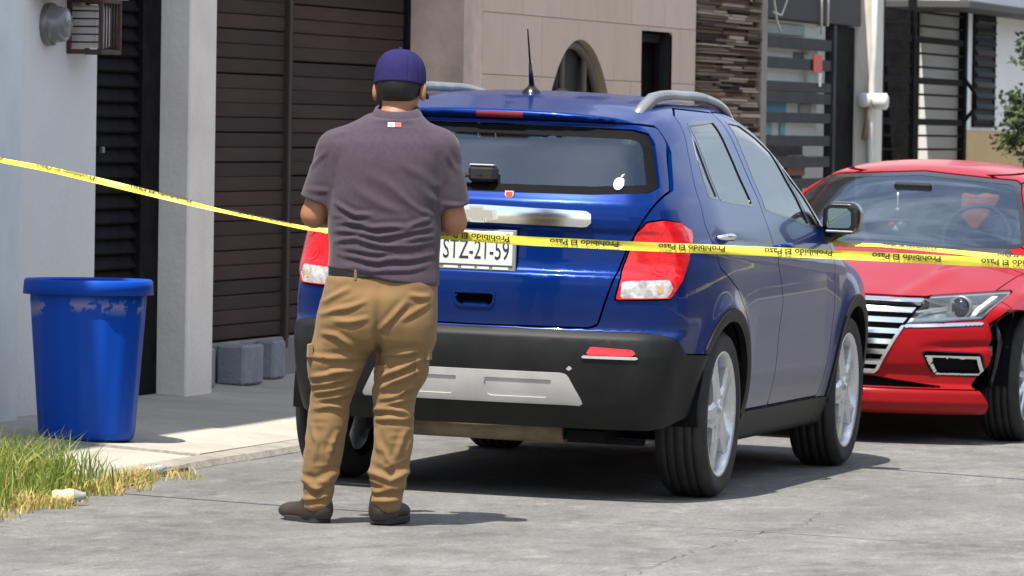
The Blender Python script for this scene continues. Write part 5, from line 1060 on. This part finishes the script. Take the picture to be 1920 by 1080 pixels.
for sgn in (1, -1):
    g, rest = take(rest, lambda p: np.maximum(polysdf([(.35, .22), (.40, .80), (.55, 1.0), (1.25, 1.30), (1.60, 1.32), (1.62, .22)], p[:, 1], p[:, 2]), .3 - sgn * p[:, 0]), .003); panel('door', g, m_redp, red, skirt=.02)
    g, rest = take(rest, lambda p: np.maximum(polysdf([(-.6, .1), (-.6, .95), (.30, .95), (.33, .78), (.30, .1)], p[:, 1], p[:, 2]), .62 - sgn * p[:, 0]), .003); panel('front_wing', g, m_redp, red, off=.002 if sgn > 0 else 0, skirt=.02)
panel('body_shell', rest, m_redp, red, skirt=.02)
ws2 = wheel_set('sedan', .32, .205, .222, 10, m_rim, (.034, .026), .086)
for yc in (0, 2.68):
    for sgn in (1, -1):
        put_wheel(ws2, red, (sgn * .775, yc, .32), sgn, m_rubber, m_rim, m_disc, spin=.2)
        L_ = MB().lathe([(.36, .84), (.36, .45), (.05, .45)], 36, 'x', c=(0, yc, .32), a0=-.10, a1=math.pi + .10)
        if sgn < 0: L_.v = [(-a, b, c) for a, b, c in L_.v]
        L_.build('wheel_liner', m_blackm, red)
MB().box(-.66, .60, -.60, 3.2, .17, .30).box(.45, .62, -.62, -.36, .18, .66).build('underbody', m_blackm, red)
# bits of torn lining and bracket in the open corner
MB().tube([(.78, -.42, .60), (.80, -.40, .50), (.79, -.43, .38), (.76, -.40, .28)], [.012, .018, .014, .02], 7).build('torn_lining', m_black, red)
MB().bbox(.70, .712, -.40, -.33, .25, .52, .004, Matrix.Rotation(.12, 4, 'Y')).build('torn_bracket', m_plastic, red); MB().bbox(.75, .775, -.37, -.335, .24, .45, .006, Matrix.Rotation(-.04, 4, 'Y')).build('torn_bracket', mat('bare_steel', (.35, .35, .35), .4, metal=.7), red)
MB().tube([(.66, -.44, .64), (.72, -.42, .55), (.70, -.44, .46)], .006, 6).build('loose_wire', m_black, red)
# cabin
cb2 = empty('cabin', parent=red); m_dash = mat('dashboard', (.030, .031, .034), .7)
def cush2(name, c, h, r, rx=0., m=None):
    f = lambda p: rbox(p, (0, 0, 0), h, r); n = [np.linspace(-k - .02, k + .02, max(8, int((2 * k + .04) / .03))) for k in h]; Vc, Qc, Nc = isomesh(f, *n); o = mesh_np(name, Vc, Qc, m or m_seat, cb2, N=Nc); o.location = c; o.rotation_euler = (rx, 0, 0); return o
cush2('dashboard', (0, .55, .86), (.68, .22, .08), .06, 0, m_dash); MB().box(-.68, .68, .35, 3.0, .30, .34).build('cabin_floor', m_seat, cb2)
for x in (-.36, .36): cush2('seat_back', (x, 1.52, .82), (.24, .07, .30), .06, -.2); cush2('headrest', (x, 1.60, 1.19), (.12, .05, .085), .045, -.15); cush2('seat_squab', (x, 1.25, .52), (.24, .25, .09), .06)
cush2('rear_bench_back', (0, 2.45, .78), (.60, .07, .26), .06, -.3)
MB().tube([(.36 + .175 * math.cos(a), .90 + .06 * math.sin(a), .98 + .165 * math.sin(a)) for a in np.linspace(0, 2 * math.pi, 29)], .013, 6, False).tube([(.20, .9, .97), (.36, .88, .96), (.52, .9, .97)], .018, 6).build('steering_wheel', mat('wheel_grey', (.035, .037, .04), .6), cb2)
MB().bbox(-.10, .10, .95, .98, 1.205, 1.25, .012).build('inner_mirror', m_black, cb2); None
ch = tag(empty('hanging_charm', (.37, 6.22, 1.2)), 'small green, white and red charm hanging behind the red sedan windscreen', 'charm')
MB().tube([(0, 0, -.01), (0, 0, -.14)], .004, 6).build('charm_cord', m_sheet, ch)
for (x, z, r, c, nm) in ((.018, -.185, .030, (.05, .30, .14), 'green_bead'), (.0, -.20, .026, (.75, .75, .72), 'white_bead'), (-.028, -.18, .022, (.5, .04, .04), 'red_bead'), (0, -.10, .012, (.7, .7, .68), 'small_bead')):
    MB().lathe([(0.0001, r), (r * .7, r * .7), (r, 0), (r * .7, -r * .7), (.0001, -r)], 14, 'z', c=(x, 0, z)).build(nm, mat(nm, c, .4), ch)
ov = tag(empty('orange_vest', (.755, 6.50, 1.03)), 'bright orange cloth hanging inside the red sedan', 'vest')
def ovf(p): return smax(smax(rbox(p, (0, 0, .06), (.10, .03, .10), .02), np.abs(p[:, 0] + .03) - .02 - .75 * np.clip(p[:, 2] + .03, 0, 1), .01), -1. - p[:, 2], .01)
Vo, Qo, No = isomesh(ovf, np.arange(-.16, .14, .01), np.arange(-.06, .06, .01), np.arange(-.08, .20, .01)); mesh_np('vest_cloth', Vo + No * (.006 * np.sin(Vo[:, [0]] * 60)), Qo, mat('hi_vis_orange', (.95, .22, .02), .7), ov)
# ================================================================== bin
def bin_mat():
    m = mat('blue_bin_plastic', (.003, .060, .40), .5, spec=.2); nt = m.node_tree; b = nt.nodes['Principled BSDF']; tc = nt.nodes.new('ShaderNodeTexCoord')
    n = nt.nodes.new('ShaderNodeTexNoise'); n.inputs['Scale'].default_value = 7; n.inputs['Detail'].default_value = 8; n.inputs['Roughness'].default_value = .7; link(nt, tc.outputs['Object'], n.inputs['Vector'])
    n3 = nt.nodes.new('ShaderNodeTexNoise'); n3.inputs['Scale'].default_value = 2.5; link(nt, tc.outputs['Object'], n3.inputs['Vector'])
    sx = nt.nodes.new('ShaderNodeSeparateXYZ'); link(nt, tc.outputs['Object'], sx.inputs[0])
    def M(op, a, c):
        q = nt.nodes.new('ShaderNodeMath'); q.operation = op
        for i, v in enumerate((a, c)): (link(nt, v, q.inputs[i]) if not isinstance(v, (int, float)) else setattr(q.inputs[i], 'default_value', v))
        return q.outputs[0]
    dz = M('ABSOLUTE', M('SUBTRACT', M('ADD', sx.outputs[2], M('MULTIPLY', M('SUBTRACT', n3.outputs[0], .5), .12)), .575), 0)
    band = M('SUBTRACT', 1.0, M('MULTIPLY', dz, 22.)); band = M('MAXIMUM', band, 0); f = M('MULTIPLY', band, M('GREATER_THAN', n.outputs[0], .505)); f = M('MULTIPLY', f, .55)
    mx = nt.nodes.new('ShaderNodeMix'); mx.data_type = 'RGBA'; mx.inputs[6].default_value = (.002, .060, .40, 1); mx.inputs[7].default_value = (.38, .36, .33, 1); link(nt, f, mx.inputs[0]); link(nt, mx.outputs[2], b.inputs['Base Color']); return m
mb_ = bin_mat(); bz = pavez(-2.1) + .001
bn = tag(empty('blue_bin', (-2.10, .62, bz), .2), 'large blue plastic bin standing on the pavement by the white wall', 'bin')
V_ = []; F_ = []; n_ = 120; prof = [(.0, .012), (.185, .012), (.197, .0), (.206, .012), (.210, .04), (.252, .61), (.254, .655), (.250, .685), (.243, .685), (.245, .60), (.203, .05), (.19, .03), (.0, .03)]
for r, h in prof:
    for i in range(n_):
        a = 2 * math.pi * i / n_; k = r + (.0022 * math.copysign(abs(math.sin(a * 15))**.5, math.sin(a * 15)) if .04 <= h <= .61 and r > .2 else 0); V_.append((k * math.cos(a), k * math.sin(a), h))
for j in range(len(prof) - 1):
    for i in range(n_): F_.append((j * n_ + i, j * n_ + (i + 1) % n_, (j + 1) * n_ + (i + 1) % n_, (j + 1) * n_ + i))
MB().add(V_, F_, True).build('bin_body', mb_, bn)
MB().lathe([(.251, .688), (.256, .697), (.272, .698), (.280, .690), (.284, .632), (.278, .632), (.275, .684), (.258, .686)], 96, 'z').build('bin_rim', mb_, bn)
# ================================================================== warning tape
TP = [(-2.715, -1.85, 1.545), (-2.25, -1.97, 1.465), (-1.797, -2.1, 1.39), (-1.504, -2.177, 1.335), (-1.291, -2.224, 1.302), (-1.08, -2.272, 1.264), (-0.811, -2.304, 1.212), (-0.544, -2.336, 1.157), (-0.327, -2.351, 1.117), (-0.143, -2.364, 1.09), (0.086, -2.324, 1.086), (0.28, -2.272, 1.083), (0.585, -2.243, 1.067), (0.849, -2.225, 1.06), (1.055, -2.222, 1.054), (1.474, -2.266, 1.047), (1.887, -2.311, 1.039), (2.296, -2.357, 1.028), (2.699, -2.405, 1.018), (3.097, -2.455, 1.01), (4.6, -2.66, .985), (6.5, -2.95, 1.0), (9.0, -3.35, 1.08), (11.45, -3.75, 1.22)]
m_tape = mat('tape_yellow', (.82, .74, .07), .38, col2=(.76, .68, .06), scale=20, detail=3); 
def tape_rib(P, width, twist, seed):
    P = np.array(P); s = np.concatenate([[0], np.cumsum(np.linalg.norm(np.diff(P, axis=0), axis=1))]); L = s[-1]
    fx = [spl(s, P[:, i], n=4000, sm=.12) for i in range(3)]
    def frame(u):
        p = np.array([f(u) for f in fx]); q = np.array([f(u + .01) for f in fx]); o = np.array([f(u - .01) for f in fx]); t = q - o; t /= np.linalg.norm(t); an = twist(u, L); nrm = np.array([t[1], -t[0], 0]); nrm /= np.linalg.norm(nrm); upv = np.cross(nrm, t) * -1
        if upv[2] < 0: upv = -upv
        w = upv * math.cos(an) + nrm * math.sin(an); nn = np.cross(t, w); nn = nn if nn @ nrm > 0 else -nn; return p, t, w, nn
    return frame, L
def tape(label, P, width, twist, text_from, pitch, seed, thick=.0006, size=.0375):
    frame, L = tape_rib(P, width, twist, seed); t = tag(empty('warning_tape'), label, 'tape', None); n = int(L / .02); V = []; F = []
    for i in range(n + 1):
        u = L * i / n; p, tt, w, nn = frame(u); rip = .003 * math.sin(u * 9 + seed) + .002 * math.sin(u * 23)
        for k, b in enumerate((-.5, -.17, .17, .5)): V.append(tuple(p + w * width * b + nn * (rip * (1 - 2 * abs(b)) + .003 * math.cos(b * 5 + u * 6))))
    for i in range(n):
        for k in range(3): F.append((i * 4 + k, i * 4 + k + 1, i * 4 + 5 + k, i * 4 + 4 + k))
    o = MB().add(V, F, True).build('tape_strip', m_tape, t)
    tv, tf = text_mesh('Prohibido El Paso', size, .022); tl = np.ptp(tv[:, 0]); tv[:, 0] = tv[:, 0] - tv[:, 0].min()
    u0 = text_from
    while u0 + tl < L - .02:
        V = []
        for a, b, _ in tv:
            u = u0 + tl - a; p, tt, w, nn = frame(u); V.append(tuple(p + w * (.40 * width - b * (width * .86 / size)) + nn * .0065))   # the printing hangs upside down
        MB().add(V, tf).build('tape_print', m_ink, t); u0 += tl + pitch
    return t
def tw1(u, L): return -1.08 - .12 * math.sin(u * 3.1) if u < 2.68 else .25 * math.exp(-(u - 2.68) * 1.2) - 1.15 * max(0, 1 - (u - 2.68) * 3) + .06 * math.sin(u * 4)
tape('yellow warning tape with black print stretched across before the SUV', TP, .034, tw1, 1.02, .155, 1)
tape('second thinner strand of yellow tape tied to the SUV mirror', [(.86, 2.05, 1.03), (.933, 2.03, 1.0), (1.105, 1.98, .997), (1.259, 1.93, .988), (1.511, 1.86, .973), (1.796, 1.78, .957), (2.132, 1.68, .942), (4.0, 1.2, .90), (7.5, .2, .95), (11.45, -.9, 1.15)], .042, lambda u, L: -1.05 - .18 * math.sin(u * 3), .3, .3, 4)
# ================================================================== litter in the grass
lt = tag(empty('crumpled_bottle', (-1.13, -2.42, roadz(-1.13) + .032), -.2), 'crushed cream plastic bottle lying in the dry grass', 'bottle'); lt.rotation_euler = (0, 1.5, .35)
MB().lathe([(0, -.055), (.026, -.054), (.030, -.04), (.027, -.015), (.031, .01), (.028, .03), (.0, .032)], 14, 'z').build('bottle_body', mat('cream_plastic', (.72, .58, .30), .45), lt)
MB().lathe([(.0279, .032), (.022, .045), (.015, .06), (.014, .075), (0, .076)], 14, 'z').build('bottle_neck', mat('grey_green_plastic', (.28, .30, .27), .4), lt)
l2 = tag(empty('clear_bottle', (-1.37, -.62, roadz(-1.37) + .028)), 'small clear bottle in the grass at the kerb', 'bottle'); l2.rotation_euler = (0, 1.45, 1.2)
MB().lathe([(0, -.05), (.02, -.05), (.022, -.03), (.020, 0), (.022, .02), (.012, .045), (.010, .06), (0, .061)], 14, 'z').build('bottle_body', mat('clear_plastic', (.55, .58, .55), .12, coat=1., metal=.2), l2)
